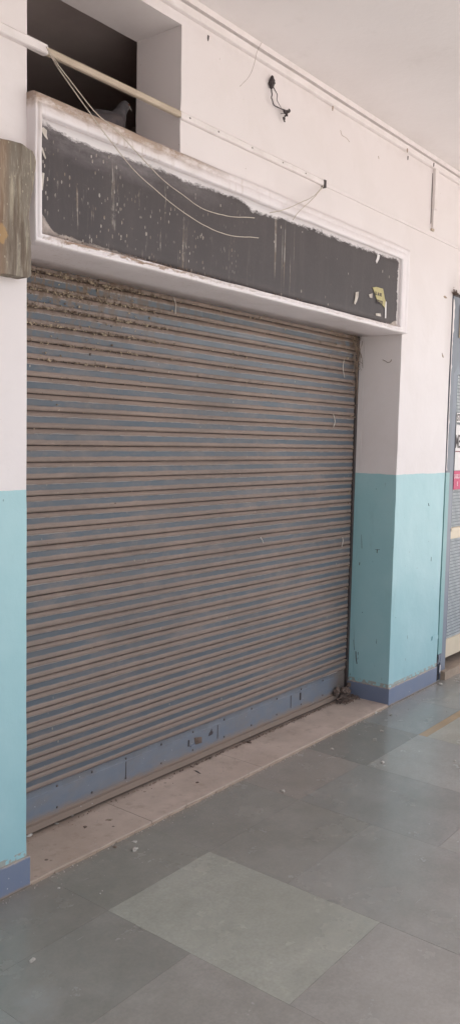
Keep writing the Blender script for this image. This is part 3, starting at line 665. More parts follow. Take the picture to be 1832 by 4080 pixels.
# ------------------------------------------------------------------ shop sign board in its moulded frame
sign = thing('shop_sign', (2.99, -.01, 2.10), 'blank black painted shop sign board in a raised white plaster frame above the shutter', 'shop sign')
def frame_ring():
    bm = bmesh.new()
    # profile from the outer edge at the wall to the inner edge at the board: (inset fraction, y)
    st = [(0.0, .003), (.01, -.020), (.04, -.036), (.12, -.041), (.26, -.042), (.36, -.0395), (.42, -.0375), (.50, -.040), (.58, -.0435), (.80, -.045), (.94, -.0445), (1.0, -.040), (1.0, -.016)]
    oL, oR, oB, oT = XL-.001, 4.268, 2.100, 2.5545
    iL, iR, iB, iT = 1.731, 4.172, 2.128, 2.488
    def shape(fx, side):
        # left and bottom members are nearly square, top and right slope back to the wall
        if side == 'L': return {.12: .08, .26: .18}.get(fx, fx)
        if side == 'B': return {.01: .02, .04: .06, .12: .16, .26: .32, .36: .42, .42: .50, .50: .58, .58: .66, .80: .84}.get(fx, fx)
        return fx
    rings = []
    M = 40
    for fx, y in st:
        x0 = oL+(iL-oL)*shape(fx, 'L'); x1 = oR+(iR-oR)*fx; z0 = oB+(iB-oB)*shape(fx, 'B'); z1 = oT+(iT-oT)*fx
        pts = []
        for i in range(M): t = i/M; pts.append((x0+(x1-x0)*t, z0))
        for i in range(8): t = i/8; pts.append((x1, z0+(z1-z0)*t))
        for i in range(M): t = i/M; pts.append((x1+(x0-x1)*t, z1))
        for i in range(8): t = i/8; pts.append((x0, z1+(z0-z1)*t))
        rings.append([bm.verts.new((x+.003*mnoise.noise(Vector((x*7, z*7, 1))), (y+(.003*mnoise.noise(Vector((x*6, z*6, 4))) if y < -.018 else 0))*((1-.22*(x-1.7)/2.5) if y < -.017 else 1), z+.0028*mnoise.noise(Vector((x*7, z*7, 8))))) for x, z in pts])
    for A, B in zip(rings, rings[1:]):
        n = len(A)
        for i in range(n): bm.faces.new((A[i], A[(i+1) % n], B[(i+1) % n], B[i]))
    bmesh.ops.recalc_face_normals(bm, faces=bm.faces)
    return bm
fr = obj('sign_frame', frame_ring(), 'frame', sign, True)
for p in fr.data.polygons: pass
# underside of the lintel, one slightly sagging plaster soffit from the frame back to the shutter
bm = bmesh.new(); n = 50; rows = []
for y, z in ((-.034, 2.1055), (-.01, 2.1015), (.05, 2.1005), (.15, 2.1015), (DEP-.002, 2.103), (DEP-.002, 2.112), (-.03, 2.112)):
    rows.append([bm.verts.new((XL+.0015+(XR-XL-.003)*i/n, y, z+.0012*mnoise.noise(Vector((i*.3, y*8, 2))))) for i in range(n+1)])
for A, B in zip(rows, rows[1:]+rows[:1]):
    for i in range(n): bm.faces.new((A[i], A[i+1], B[i+1], B[i]))
bmesh.ops.recalc_face_normals(bm, faces=bm.faces)
obj('soffit', bm, 'frame', sign, True)
bm = bmesh.new(); rows = []
for k in range(9):
    rows.append([bm.verts.new((1.725+(4.180-1.725)*i/60, -.019+.0012*mnoise.noise(Vector((i*.4, k, 0))), 2.125+(2.495-2.125)*k/8)) for i in range(61)])
for A, B in zip(rows, rows[1:]):
    for i in range(60): bm.faces.new((A[i], A[i+1], B[i+1], B[i]))
r_ = bmesh.ops.extrude_face_region(bm, geom=bm.faces[:])
bmesh.ops.translate(bm, verts=[g_ for g_ in r_['geom'] if isinstance(g_, bmesh.types.BMVert)], vec=(0, .014, 0))
bmesh.ops.recalc_face_normals(bm, faces=bm.faces)
panel = obj('sign_panel', bm, 'panel', sign, True)
def text_mesh(body, size, at_, mat, parent, name='lettering', sx=1.0, rotz=0.0, roty=0.0, bold=.0, thick=.0006):
    cu = bpy.data.curves.new('tmp', 'FONT'); cu.body = body; cu.size = size; cu.extrude = thick; cu.offset = bold
    to = bpy.data.objects.new('tmp', cu); COL.objects.link(to)
    dg = bpy.context.evaluated_depsgraph_get(); me = bpy.data.meshes.new_from_object(to.evaluated_get(dg))
    bpy.data.objects.remove(to); me.name = name
    me.transform(Matrix.Translation(at_) @ Matrix.Rotation(roty, 4, 'Y') @ Matrix.Rotation(math.pi/2, 4, 'X') @ Matrix.Diagonal((sx, 1, 1, 1)))
    me.materials.clear(); me.materials.append(MAT[mat])
    o = bpy.data.objects.new(name, me); COL.objects.link(o); o.parent = parent
    q = parent; off = Vector((0, 0, 0))
    while q is not None: off += q.location; q = q.parent
    o.location = -off
    return o
SP = [(1300+a*.4598, 1100+b*.4598) for a, b in ((396, 98), (430, 94), (486, 110), (494, 150), (500, 190), (510, 222), (503, 275), (478, 246), (440, 215), (425, 180), (410, 130))]
bm = bmesh.new(); prism(bm, [(at(a, b, y=-.022).x, at(a, b, y=-.022).z) for a, b in SP], -.0232, -.0215)
sc = obj('paper_scrap', bm, 'yellowpaper', panel); sc['label'] = 'torn yellowed paper scrap with printed letters'
text_mesh('LL & RE', .022, Vector((3.898, -.0240, 2.262)), 'ink', sc, sx=1.0, bold=.0006)
text_mesh('STATI', .026, Vector((3.918, -.0240, 2.222)), 'ink', sc, sx=.95, bold=.0008)
for P, m_ in (([(250, 140), (276, 136), (272, 180), (262, 215), (246, 246), (236, 235), (246, 190)], 'chip'), ([(506, 220), (517, 222), (513, 365), (502, 365)], 'paper'), ([(425, 322), (465, 325), (470, 350), (440, 345), (425, 340)], 'chip'), ([(365, 160), (395, 150), (392, 190), (372, 185)], 'chip')):
    bm = bmesh.new(); q = [at(1300+a*.4598, 1100+b*.4598, y=-.022) for a, b in P]; prism(bm, [(v.x, v.z) for v in q], -.0232, -.0215); obj('paper_remnant', bm, m_, panel)
for P in ([(740, 395), (752, 400), (748, 420), (736, 442), (732, 430), (738, 412)],):
    bm = bmesh.new(); q = [at(916+a*.7917, 700+b*.7917, y=-.022) for a, b in P]; prism(bm, [(v.x, v.z) for v in q], -.0232, -.0215); obj('paper_remnant', bm, 'paper', panel)
for P in ([(625, 690), (655, 700), (630, 950), (600, 955)], [(605, 40), (640, 25), (690, 70), (688, 150), (705, 205), (690, 200), (650, 150), (620, 90)], [(605, 320), (630, 325), (678, 480), (668, 495), (640, 440)]):
    bm = bmesh.new(); q = [at(a*.2717, 500+b*.2717, y=-.022) for a, b in P]; prism(bm, [(v.x, v.z) for v in q], -.0230, -.0215); obj('paper_remnant', bm, 'chip', panel)
# crumbs on the two ledges of the frame
bm = bmesh.new(); rn = random.Random(4)
for i in range(330):
    x = rn.triangular(1.72, 2.62, 2.2); flake(bm, (x, -.012-rn.uniform(0, .024), 2.549-rn.uniform(0, .004)-(x*0)), rn.uniform(.0015, .0055), rn)
for i in range(240):
    x = 2.33+rn.gauss(0, .14) if i % 3 else rn.uniform(1.75, 3.4); flake(bm, (x, -.034-rn.uniform(0, .010), 2.131+rn.gauss(0, .002)), rn.uniform(.0012, .0042), rn)
q = obj('ledge_dirt', bm, 'nest', sign); q['kind'] = 'stuff'

# ------------------------------------------------------------------ weathered slab at the left
SLAB = [(-330, 480), (0, 548), (30, 556), (84, 570), (108, 585), (134, 602), (141, 620), (147, 645), (143, 670), (140, 715), (134, 750), (127, 790), (122, 815), (118, 870), (121, 900), (125, 960), (126, 1010), (127, 1055), (126, 1095), (119, 1104), (108, 1108), (70, 1100), (36, 1092), (15, 1090), (0, 1095), (-60, 1120), (-330, 1180)]
q = []
for (a0, b0), (a1, b1) in zip(SLAB, SLAB[1:]+SLAB[:1]):
    m_ = max(1, int(math.hypot(a1-a0, b1-b0)/9))
    for i in range(m_):
        v = at(a0+(a1-a0)*i/m_, b0+(b1-b0)*i/m_, y=-.058); q.append(v+Vector((.0026*mnoise.noise(v*45), 0, .0026*mnoise.noise(v*45+Vector((5, 0, 0))))))
bm = bmesh.new(); prism(bm, [(v.x, v.z) for v in q], -.058, -.012); bevel(bm, .0015, 1)
o = obj('wall_slab', bm, 'slab'); rebase(o, (1.5, -.03, 1.98))
tag(o, 'weathered brown concrete slab with chipped edge fixed on the wall left of the black sign', 'slab')

# ------------------------------------------------------------------ cable trunking
def trunk(parent, x0, x1, z0, z1, y1, mat, name='trunking_section', n=None):
    n = n or max(2, int((x1-x0)/.08)); bm = bmesh.new(); rings = []
    for i in range(n+1):
        x = x0+(x1-x0)*i/n; dz = .0016*mnoise.noise(Vector((x*3, z0, 0))); dy = .0012*mnoise.noise(Vector((x*4, z0, 3)))
        zm = z0+(z1-z0)
        rings.append([bm.verts.new((x, y, z+dz)) for y, z in ((.002, z0), (-y1*.8+dy, z0), (-y1+dy, z0+.003), (-y1+dy, z1-.006), (-y1*.86+dy, z1-.0045), (-y1*.86+dy, z1-.0025), (-y1+dy, z1-.001), (-y1*.9, z1), (.002, z1))])
    for A, B in zip(rings, rings[1:]):
        m = len(A)
        for i in range(m): bm.faces.new((A[i], B[i], B[(i+1) % m], A[(i+1) % m]))
    bm.faces.new(rings[0]); bm.faces.new(rings[-1][::-1]); bmesh.ops.recalc_face_normals(bm, faces=bm.faces)
    return obj(name, bm, mat, parent)
lt = thing('cable_trunking', (2.4, 0, 2.69), 'long level cable trunking crossing the vent opening above the sign', 'cable trunking')
trunk(lt, -5, 1.772, 2.685, 2.714, .020, 'white'); trunk(lt, 1.772, 2.402, 2.690, 2.711, .014, 'beige')
trunk(lt, 2.402, 3.40, 2.686, 2.711, .015, 'white'); trunk(lt, 3.418, 4.88, 2.690, 2.708, .006, 'wall'); trunk(lt, 4.88, 10.3, 2.690, 2.708, .006, 'wall')
bm = bbox(3.395, 3.412, -.017, .001, 2.678, 2.712, w=.001); obj('open_end', bm, 'dark', lt)
for x in (2.45, 2.62, 2.84, 3.06, 3.24):
    bm = bmesh.new(); lump(bm, (x, -.0155, 2.700), .004, (1.1, .35, .9), .3, 1, x); obj('nail', bm, 'rivet', lt)
ut = thing('cable_trunking', (2.9, 0, 3.06), 'white cable trunking running in the corner just under the ceiling', 'cable trunking')
trunk(ut, -5, 10.3, 3.062, 3.094, .020, 'white')
bm = bmesh.new(); box(bm, -5, 10.3, -.030, .001, 3.0985, ZC-.0005); bevel(bm, .003); obj('cover_batten', bm, 'white', ut)
bm = bmesh.new(); box(bm, -5, 10.3, -.011, .001, 3.0935, 3.099); obj('gap_strip', bm, 'darkmetal', ut)
for px, py in ((828, 150), (1323, 430), (1620, 598), (1622, 628), (1725, 655)):
    v = at(px, py, y=-.02); bm = bmesh.new(); rn = random.Random(px)
    prism(bm, [(v.x-.003, v.z+.008), (v.x+.005, v.z+.007), (v.x+.003, v.z-.006), (v.x-.001, v.z-.014), (v.x-.004, v.z-.004)], -.0235, -.0205); obj('peeled_clip', bm, 'creamstone' if px in (1323, 1620) else 'rivet', ut)
vt = thing('cable_conduit', (4.58, 0, 2.726), 'short thin vertical cable conduit dropping from the ceiling trunking at the right', 'cable conduit')
bm = bbox(4.562, 4.596, -.020, .001, 2.84, 3.061, w=.003); obj('conduit_tube', bm, 'white', vt)
bm = bbox(4.567, 4.590, -.014, .001, 2.735, 2.839, w=.003); obj('conduit_tip', bm, 'white', vt)
bm = bbox(4.563, 4.594, -.010, .001, 2.722, 2.734, w=.002); obj('end_clip', bm, 'beige', vt)
bm = bbox(4.5585, 4.5612, -.003, .001, 2.76, 3.04, w=.0005); obj('shadow_strip', bm, 'rivet', vt)  # thin dark strip stands in for the shadow left of the conduit

# ------------------------------------------------------------------ loose wires
def wire(name, P, r, mat, label, cat='wire', group=None):
    pts = smoothpts(P, 7); pts = [p+Vector((0, 0, .0035*mnoise.noise(p*9)+.0012*mnoise.noise(p*40))) for p in pts]; bm = bmesh.new(); tube(bm, pts, r, 6); o = obj(name, bm, mat, None, True)
    rebase(o, pts[-1]); return tag(o, label, cat, group)
def wp(L, ys):
    n = len(L); return [ad(a, b, y=ys[0]+(ys[1]-ys[0])*min(1, i/2)) for i, (a, b) in enumerate(L)]
wire('hanging_wire', wp([(118, 118), (133, 142), (168, 190), (235, 276), (300, 335), (400, 442), (500, 518), (570, 543), (640, 548)], (-.022, -.075)), .0017, 'wire', 'upper of two long cream wires drooping from the trunking across the black sign')
wire('hanging_wire', wp([(118, 118), (130, 142), (162, 192), (238, 300), (350, 440), (480, 547), (570, 590), (650, 598)], (-.022, -.080)), .0017, 'wire', 'lower of two long cream wires drooping from the trunking across the black sign')
wire('hanging_wire', wp([(813, 466), (790, 492), (750, 513), (710, 528), (678, 536)], (-.018, -.06)), .0017, 'wire', 'short thin wire from the trunking end reaching farthest left over the sign frame')
wire('hanging_wire', wp([(814, 467), (790, 496), (765, 520), (748, 538), (736, 555)], (-.018, -.06)), .0017, 'wire', 'short thin wire from the trunking end hanging steeply down to the sign frame')
wire('hanging_thread', [at(916+a*.7917, b*.7917, y=-.03) for a, b in ((228, 140), (180, 185), (140, 250), (122, 318), (100, 375), (50, 435))], .0007, 'twig', 'very thin curved thread hanging from the ceiling edge on the white wall', 'thread')
bw = thing('burnt_cable', ad(684, 200, y=-.01), 'charred cable stub hanging from a hole in the upper white wall', 'cable')
f8 = lambda a, b, y: at(1000+a*.2161, 250+b*.2161, y=y)
bm = bmesh.new(); 
for (a, b), r in (((388, 290), .0095), ((385, 330), .011), ((365, 380), .011), ((375, 425), .009), ((395, 380), .011)): lump(bm, f8(a, b, -.010), r, (1, .8, 1.1), .5, 2, a)
obj('cable_stub', bm, 'dark', bw)
bm = bmesh.new(); tube(bm, smoothpts([f8(a, b, -.02) for a, b in ((378, 440), (375, 520), (384, 590), (372, 640), (390, 690), (420, 780), (500, 825), (610, 870))], 5), .0024, 6); obj('cable_core', bm, 'dark', bw, True)
bm = bmesh.new(); tube(bm, smoothpts([f8(a, b, -.02) for a, b in ((405, 440), (440, 510), (480, 590), (474, 680), (505, 750), (550, 830))], 5), .0022, 6, lambda t: 1-.55*t); obj('cable_core', bm, 'dark', bw, True)
bm = bmesh.new()
for (a, b), r in (((620, 900), .008), ((660, 905), .008), ((700, 890), .008), ((650, 950), .008), ((625, 985), .004), ((605, 1030), .007), ((615, 1075), .004)): lump(bm, f8(a, b, -.022), r, (1, .6, 1), .6, 2, a)
tube(bm, [f8(600, 925, -.022), f8(575, 938, -.022), f8(545, 936, -.022)], .0012, 5); obj('cable_joint', bm, 'dark', bw)
# small crack-like scraps on the plaster
for P, r in (([(555, 655), (562, 680), (585, 695), (600, 715)], .0012), ([(745, 785), (748, 800)], .0016)):
    bm = bmesh.new(); tube(bm, smoothpts([at(916+a*.7917, b*.7917, y=-.0015) for a, b in P], 4), r*.75, 5); obj('plaster_crack', bm, 'creamstone', wall)
bm = bmesh.new(); q = [at(1300+a*.4598, 1100+b*.4598, y=.10) for a, b in ((485, 725), (505, 735), (530, 748), (552, 742), (562, 722))]
q = [Vector((XR-.003, .09+.10*i/4, v.z)) for i, v in enumerate(q)]
bm = bmesh.new()
for i, (a, b) in enumerate(((485, 725), (505, 735), (530, 748), (552, 742), (562, 722))): pass
def atx(px, py, x):
    d = fw + RR*((px-916)/F_PX) - UU*((py-2040)/F_PX); return EYEP + d*((x-EYEP.x)/d.x)
tube(bm, smoothpts([atx(1300+a*.4598, 1100+b*.4598, XR-.004) for a, b in ((485, 725), (505, 735), (530, 748), (552, 742), (562, 722))], 4), .0016, 5)
o = obj('cobweb_strand', bm, 'twig', None, True); rebase(o, (XR-.004, .1, 1.98)); tag(o, 'small dark curled straw stuck high on the white door jamb', 'straw')
for P, r in (([(300, 460), (303, 560), (305, 620)], .0012), ([(438, 628), (436, 660)], .0022), ([(252, 1512), (255, 1570), (262, 1620)], .0024), ([(286, 740), (283, 765)], .002), ([(420, 630), (460, 630)], .0012), ([(232, 1410), (240, 1500)], .0010)):
    bm = bmesh.new(); tube(bm, smoothpts([atx(1300+a*.4598, 1900+b*.4598, XR-.0005) for a, b in P], 4), r, 5); obj('paint_scratch', bm, 'darkmetal', wall)
for P, r in (([(880, 230), (885, 252)], .0018), ([(905, 695), (903, 730)], .0011)):
    bm = bmesh.new(); tube(bm, smoothpts([at(1300+a*.4598, 1900+b*.4598, y=-.0005) for a, b in P], 4), r, 5); obj('paint_scratch', bm, 'darkmetal', wall)
for P in ([(735, 1770), (745, 1800), (760, 1830), (772, 1880), (750, 1870), (738, 1830)], [(772, 460), (800, 450), (830, 480), (850, 510), (820, 515), (790, 500)]):
    bm = bmesh.new(); q = [at(1632+a*.1729, 1100+b*.1729, y=-.001) for a, b in P]; prism(bm, [(v.x, v.z) for v in q], -.0022, .001); obj('plaster_chip', bm, 'creamstone', wall)

# ------------------------------------------------------------------ pigeon on the vent sill
pg = thing('pigeon', (2.235, .20, ZF), 'grey pigeon perched on the sill of the dark vent opening, facing right', 'pigeon')
def loft(spine, name, mat, parent, seg=18):
    bm = bmesh.new(); rings = []
    P = [Vector((x, .20, z)) for x, z, _, _ in spine]
    PP = smoothpts(P, 4); n0 = len(spine)-1
    for i, p in enumerate(PP):
        t = i/4; k = min(int(t), n0-1); f = t-k; f = f*f*(3-2*f)
        rh = spine[k][2]*(1-f)+spine[k+1][2]*f; rw = spine[k][3]*(1-f)+spine[k+1][3]*f
        d = (PP[min(i+1, len(PP)-1)]-PP[max(i-1, 0)]).normalized(); nrm = Vector((-d.z, 0, d.x))
        rings.append([bm.verts.new(p+nrm*math.sin(2*math.pi*j/seg)*rh+Vector((0, 1, 0))*math.cos(2*math.pi*j/seg)*rw) for j in range(seg)])
    for A, B in zip(rings, rings[1:]):
        for j in range(seg): bm.faces.new((A[j], A[(j+1) % seg], B[(j+1) % seg], B[j]))
    bm.faces.new(rings[0][::-1]); bm.faces.new(rings[-1]); bmesh.ops.recalc_face_normals(bm, faces=bm.faces)
    return obj(name, bm, mat, parent, True)
body = loft([(2.055, 2.598, .004, .018), (2.10, 2.618, .012, .026), (2.145, 2.640, .030, .036), (2.19, 2.650, .047, .045), (2.235, 2.652, .053, .047), (2.265, 2.668, .047, .041), (2.284, 2.695, .033, .032), (2.298, 2.720, .023, .024), (2.310, 2.738, .0215, .021), (2.322, 2.750, .0195, .018), (2.334, 2.755, .012, .011), (2.341, 2.756, .004, .004)], 'pigeon_body', 'feather', pg)
bm = bmesh.new()
ret = bmesh.ops.create_cone(bm, segments=8, radius1=.0048, radius2=.0012, depth=.022, cap_ends=True)
for v in ret['verts']:
    q = Matrix.Rotation(math.radians(118), 3, 'Y') @ v.co; v.co = q+Vector((2.350, .20, 2.748))
obj('beak', bm, 'beak', pg, True)
bm = bmesh.new(); lump(bm, (2.3435, .20, 2.7535), .0048, (1.1, 1, .8), .1, 2, 1); obj('cere', bm, 'chip', pg, True)
for sgn in (-1, 1):
    bm = bmesh.new(); bmesh.ops.create_uvsphere(bm, u_segments=10, v_segments=8, radius=.0036)
    for v in bm.verts: v.co += Vector((2.326, .20+sgn*.0165, 2.753))
    obj('eye', bm, 'eye', pg, True)
    bm = bmesh.new(); rows = []
    for i in range(11):
        t = i/10; x = 2.272-.215*t; zc = 2.668-.060*t; h = .036*math.sin(math.pi*min(1, .18+t*.80))**.7*(1-.35*t); yy = .20+sgn*(.047-.030*t*t)
        rows.append([bm.verts.new((x, yy+sgn*(.006-.010*abs(k/3-1)**2), zc+h*(k/3-1))) for k in range(7)])
    for A, B in zip(rows, rows[1:]):
        for k in range(6): bm.faces.new((A[k], A[k+1], B[k+1], B[k]))
    r_ = bmesh.ops.extrude_face_region(bm, geom=bm.faces[:])
    bmesh.ops.translate(bm, verts=[g_ for g_ in r_['geom'] if isinstance(g_, bmesh.types.BMVert)], vec=(0, -sgn*.006, 0))
    bmesh.ops.recalc_face_normals(bm, faces=bm.faces); obj('wing', bm, 'feather_dark', pg, True)
    bm = bmesh.new(); tube(bm, [Vector((2.225, .20+sgn*.018, 2.612)), Vector((2.235, .20+sgn*.02, 2.585)), Vector((2.230, .20+sgn*.02, 2.559))], .0032, 6)
    for dx, dy in ((.03, 0), (.022, .014), (.022, -.014), (-.016, 0)): tube(bm, [Vector((2.230, .20+sgn*.02, 2.560)), Vector((2.230+dx, .20+sgn*.02+dy, 2.5575))], .0022, 5)
    obj('leg', bm, 'leg', pg)

# ------------------------------------------------------------------ neighbouring shop door
dr = thing('shop_gate', (6.1, .03, 0), 'grey blue steel shop gate with cream bars and wire netting, right of the pillar', 'gate')
def part(name, x0, x1, y0, y1, z0, z1, mat, w=.002, parent=dr):
    if .0139 < y0 < .056: y0 -= .014; y1 -= .014
    return obj(name, bbox(x0, x1, y0, y1, z0, z1, w=w), mat, parent)
# guide channel: grey blue above, teal where the dado paint was carried over it
part('guide_channel', XG+.012, 4.972, -.003, .10, DADO, 2.405, 'gate')
q = part('guide_channel', XG+.012, 4.972, -.003, .10, .175, DADO-.001, 'tealpaint'); q['label'] = 'teal painted lower length of the guide channel'
bm = bmesh.new(); rn = random.Random(2)   # white paint slopped along the channel's edge
pts = [(4.9165, 1.34)]; z = 1.34
ring = []
while z < 2.39:
    ring.append((4.922+abs(rn.gauss(0, .0035))+(.012 if 2.2 < z < 2.38 else 0), z)); z += .02
prism(bm, [(4.917, 1.34), (4.917, 2.39)]+ring[::-1], -.0045, -.0025); obj('paint_overlap', bm, 'white', dr)
part('gap_strip', XG+.001, XG+.0125, .03, .09, 0, 2.42, 'dark')
part('stile', 4.974, 5.046, .018, .075, .0, 2.02, 'gate2')
part('head_plate', 4.973, XG2-.08, .001, .10, 2.135, 2.407, 'gate')
part('head_fascia', 4.9725, XG2-.05, .006, .11, 2.04, 2.133, 'gate', .004)
bm = bmesh.new(); prism(bm, [(4.975, 2.134), (5.19, 2.134), (4.975, 1.94)], -.002, .003); obj('corner_gusset', bm, 'gate', dr)
part('head_gap', XG+.01, XG2-.01, .02, .20, 2.408, 2.428, 'dark')
q = part('bare_board', 5.025, 5.9, -.005, .0, 2.165, 2.365, 'ply'); q['label'] = 'bare tan board on the head plate'
part('mid_rail', 5.044, XG2-.11, .020, .060, .900, .972, 'cream', .003)
part('mid_rail_lip', 5.044, XG2-.11, .014, .022, .948, .968, 'cream', .002)
part('kick_panel', 5.046, XG2-.11, .020, .060, .128, .245, 'cream', .003)
part('top_rail', 5.046, XG2-.11, .020, .060, 1.94, 2.03, 'gate2', .003)
part('stile', XG2-.108, XG2-.03, .018, .075, .0, 2.02, 'gate2')
part('guide_channel', XG2-.028, XG2-.004, -.012, .10, .0, 2.405, 'gate')
part('backing_sheet', 5.046, XG2-.11, .0330, .036, .245, 1.94, 'backing', .0005)
bm = bmesh.new()
x = 5.06
while x < XG2-.12: box(bm, x, x+.0034, .0168, .0186, .245, .900); box(bm, x, x+.0034, .0168, .0186, .972, 1.94); x += .019
z = .262
while z < 1.94:
    if not (.89 < z < .98): box(bm, 5.046, XG2-.11, .0148, .0166, z, z+.0042)
    z += .0212
obj('wire_netting', bm, 'mesh', dr)
# broken foot of the channel
part('foot_bracket', XG+.016, 4.968, .008, .012, .0, .035, 'darkmetal', .004)
part('foot_bracket', XG+.020, 4.966, .010, .09, .105, .135, 'gate', .004)
bm = bmesh.new(); v = [(4.925, .172), (4.958, .170), (4.950, .128), (4.962, .118), (4.940, .118), (4.932, .14)]; prism(bm, v, -.003, .0); obj('bent_plate', bm, 'gate2', dr)
part('foot_post', XG+.015, 4.935, .02, .09, .0, .17, 'dark', .002)
bm = bmesh.new(); prism(bm, [(4.948, .10), (4.958, .10), (4.954, .045), (4.945, .06)], -.006, -.003); obj('bent_plate', bm, 'paper', dr)
# hook on the wall beside the channel
hk = bmesh.new(); q = [at(1300+a*.4598, 1900+b*.4598, y=-.002) for a, b in ((908, 1418), (912, 1382), (955, 1362), (962, 1372), (962, 1400), (925, 1412))]
prism(hk, [(v.x, v.z) for v in q], -.006, -.0005); bevel(hk, .001, 1)
o = obj('wall_hook', hk, 'wall'); rebase(o, (4.88, -.003, .30)); tag(o, 'small teal painted metal tab on the wall beside the gate channel', 'bracket')
o = obj('gate_step', bbox(4.98, XG2-.003, -.028, .34, -.003, .055, w=.006), 'creamstone'); rebase(o, (6.1, 0, 0))
tag(o, 'low cream stone step at the foot of the shop gate on the right', 'door step')
part('rear_panel', XG, XG2, .22, .23, 0, 2.43, 'room', .001)
# printed notices tied on the netting
n1 = thing('notice', (5.4, .036, 1.62), 'small white notice with black capitals ST, uppermost of the three notices on the gate', 'notice', 'notices tied on the shop gate')
obj('sheet', bbox(5.052, 5.62, .0005, .0025, 1.642, 1.702, w=.0004), 'paper', n1)
text_mesh('STI', .060, Vector((5.056, .0, 1.652)), 'ink', n1, sx=.72, bold=.0012)
n2 = thing('notice', (5.4, .036, 1.34), 'large white notice with tall black letters ME on the gate, middle one of three', 'notice', 'notices tied on the shop gate')
obj('sheet', bbox(5.050, 5.75, .0005, .0025, 1.338, 1.628, w=.0004), 'paper', n2)
text_mesh('ME', .118, Vector((5.046, .0, 1.482)), 'ink', n2, sx=.50, bold=.0014)
obj('printed_line', bbox(5.051, 5.75, -.0003, .0008, 1.455, 1.461, w=.0002), 'ink_red', n2)
n3 = thing('notice', (5.4, .036, 1.22), 'crimson notice with pale letters on the gate, lowest of the three', 'notice', 'notices tied on the shop gate')
obj('sheet', bbox(5.048, 5.75, .0005, .0025, 1.216, 1.336, w=.0004), 'pink', n3)
text_mesh('D-353, S', .036, Vector((5.052, .0, 1.288)), 'ink_pink', n3, sx=.70, bold=.0012)
text_mesh('E', .036, Vector((5.098, .0, 1.240)), 'ink_pink', n3, sx=.85, bold=.0012)
# nest stuff on top of the gate corner
bm = bmesh.new(); rn = random.Random(12)
for i in range(90):
    flake(bm, (4.925+rn.gauss(0, .022), -.004-rn.uniform(0, .012), 2.412+abs(rn.gauss(0, .012))), rn.uniform(.002, .006), rn)
for i in range(12):
    p = Vector((4.92+rn.gauss(0, .02), -.008, 2.415)); tube(bm, [p, p+Vector((rn.gauss(0, .02), -.004, rn.uniform(.005, .03)))], .001, 4)
o = obj('straw_tuft', bm, 'nest'); rebase(o, (4.925, -.01, 2.41)); tag(o, 'grey tuft of straw and dirt on the top corner of the shop gate', 'straw', kind='stuff')

# ------------------------------------------------------------------ litter on the floor, each piece its own thing
def litter(name, px, py, r, label, cat='chip', mat='chip', z=.0, sq=(1.2, .8, .45), seed=0, group='litter on the floor'):
    r *= .88; p = at(px, py, z=z); bm = bmesh.new(); lump(bm, (0, 0, r*sq[2]*.6), r, sq, .6, 2, seed)
    rot = Matrix.Rotation(seed*1.3, 4, 'Z'); bm.transform(rot)
    for v in bm.verts: v.co.z = max(v.co.z, .0002)
    o = obj(name, bm, mat); o.location = (p.x, p.y, z); return tag(o, label, cat, group)
R8 = lambda a, b: (a*.778, 2500+b*.778)
RA = lambda a, b: (700+a*.978, 2600+b*.978)
C = 'plaster_chip'
litter(C, *R8(632, 1070), .010, 'pale chip at the step edge, right of the first step joint, largest of three there', seed=1)
litter(C, *R8(655, 1056), .007, 'small pale chip at the step edge between two other chips', seed=2)
litter(C, *R8(683, 1048), .009, 'brownish chip at the step edge, rightmost of three close together', mat='drop', seed=3)
litter(C, *R8(690, 1100), .009, 'white flat chip on the dark tile near the step, farther of a close pair', seed=4)
litter(C, *R8(692, 1140), .012, 'white crumpled chip on the dark tile, nearer of a close pair', seed=5)
litter(C, *R8(590, 1126), .008, 'tan chip on the floor just below the step edge near the white pair', mat='twig', seed=6)
litter(C, *R8(398, 1188), .008, 'pale chip against the step front, left half of the step', seed=7)
litter(C, *R8(220, 1265), .008, 'pale chip against the step front near the left pillar', seed=8)
litter(C, *R8(147, 1306), .006, 'tiny white chip in the corner of the left pillar skirting and the step', seed=9)
litter(C, *R8(1128, 826), .011, 'white chip on the step edge at mid length', seed=10)
litter(C, *R8(303, 1336), .005, 'tiny white speck on the dark floor tile near the left pillar', seed=11)
litter(C, *RA(307, 490), .009, 'beige chip against the step front beside a tile joint', seed=12)
litter(C, *RA(435, 566), .011, 'white chip on the brownish grey tile', seed=13)
litter(C, *RA(636, 394), .009, 'white chip on the dark grey tile below the step', seed=14)
litter('dry_leaf', *RA(810, 356), .020, 'small pale dry leaf lying on the grey tile in front of the right pillar', 'leaf', 'leaf', sq=(1.3, .6, .12), seed=15)
litter(C, *RA(838, 320), .009, 'white chip between the dry leaf and the right pillar', seed=16)
litter(C, *RA(842, 449), .011, 'white chip on the light grey tile nearer than the dry leaf', seed=17)
litter(C, *RA(810, 247), .015, 'white shell-like chip at the right end of the step by the pillar', seed=18)
litter(C, *RA(873, 256), .010, 'grey flake on the floor close to the pillar corner', mat='leaf', seed=19)
litter(C, *RA(1075, 130), .016, 'pale chip at the foot of the shop gate channel', seed=20)
litter(C, *RA(1133, 443), .006, 'tiny white chip at the far right on the light grey tile', seed=21)
litter(C, 130, 3830, .010, 'white chip on the cement-smeared tile at lower left', seed=22)
litter('dirt_lump', *RA(299, 368), .012, 'dark dirt lump on the beige step, right half', 'dirt', 'nest', z=.012, sq=(1.2, .8, .5), seed=23)
litter('dirt_lump', *RA(88, 530), .007, 'small dark crumb on the beige step near the first joint', 'dirt', 'nest', z=.012, seed=24)
litter('dirt_lump', *R8(437, 1024), .008, 'dark crumb among the stains on the left part of the step', 'dirt', 'nest', z=.012, seed=25)
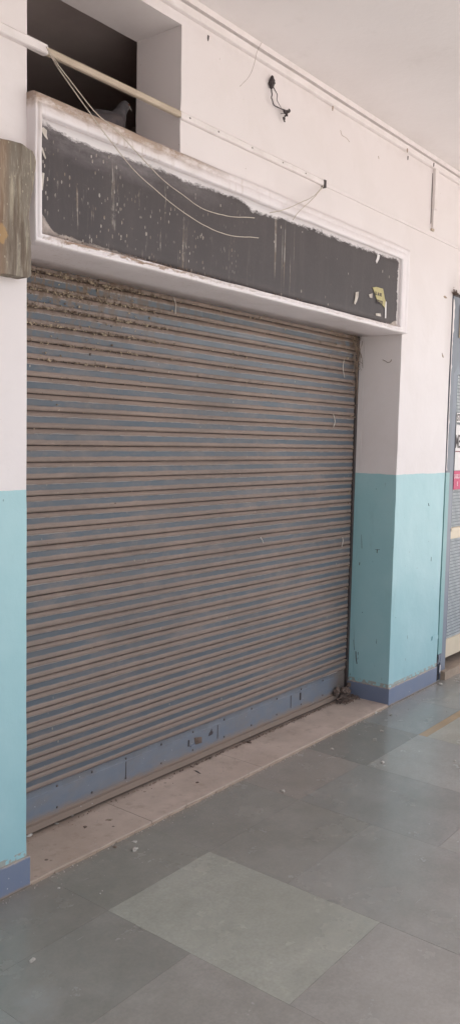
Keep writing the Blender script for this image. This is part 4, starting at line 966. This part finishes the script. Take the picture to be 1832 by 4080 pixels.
litter('dirt_lump', *R8(560, 985), .010, 'flat olive brown smear lump on the left part of the step', 'dirt', 'drop', z=.012, sq=(1.4, 1, .12), seed=26)
litter(C, *R8(373, 965), .006, 'white chip on the step near its dark stains', z=.012, seed=27)
litter(C, *R8(293, 1005), .009, 'flat pale flake on the step near the left pillar', z=.012, sq=(1.3, .8, .2), seed=28)
litter(C, *R8(150, 1068), .014, 'white scrap on the step touching the left pillar', z=.012, sq=(1.2, .7, .3), seed=29)
litter('dry_leaf', *R8(1010, 740), .016, 'narrow dark dry leaf on the step in front of the lock hole', 'leaf', 'rivet', z=.012, sq=(1.6, .35, .10), seed=30)
litter('dirt_lump', *R8(700, 806), .006, 'dark crumb on the step close under the bottom rail', 'dirt', 'nest', z=.012, seed=31)

# ------------------------------------------------------------------ daylight
w = bpy.data.worlds.new('World'); SC.world = w; w.use_nodes = True
nt = w.node_tree; bg = nt.nodes['Background']
sky = nt.nodes.new('ShaderNodeTexSky'); sky.sky_type = 'NISHITA'; sky.sun_disc = False
EL, AZ = math.radians(58), math.radians(75)     # AZ measured from +y (north) clockwise
sky.sun_elevation = EL; sky.sun_rotation = AZ; sky.air_density = 1.0; sky.dust_density = 4.0; sky.ozone_density = .6
hs = nt.nodes.new('ShaderNodeHueSaturation'); hs.inputs['Saturation'].default_value = .45
nt.links.new(sky.outputs[0], hs.inputs['Color']); nt.links.new(hs.outputs[0], bg.inputs[0]); bg.inputs[1].default_value = .12
sl = bpy.data.lights.new('sun', 'SUN'); sl.energy = 3.0; sl.angle = math.radians(.5); sl.color = (1, .94, .86)
so_ = bpy.data.objects.new('sun', sl); COL.objects.link(so_)
sd = Vector((math.sin(AZ)*math.cos(EL), math.cos(AZ)*math.cos(EL), math.sin(EL)))
so_.rotation_euler = sd.to_track_quat('Z', 'Y').to_euler(); so_.location = sd*30

vs_ = SC.view_settings; vs_.view_transform = 'Standard'; vs_.look = 'None'; vs_.gamma = 1; vs_.use_curve_mapping = False
vs_.exposure = 1.95
SC.cycles.max_bounces = 10; SC.cycles.diffuse_bounces = 6; SC.cycles.glossy_bounces = 3
SC.cycles.use_denoising = True
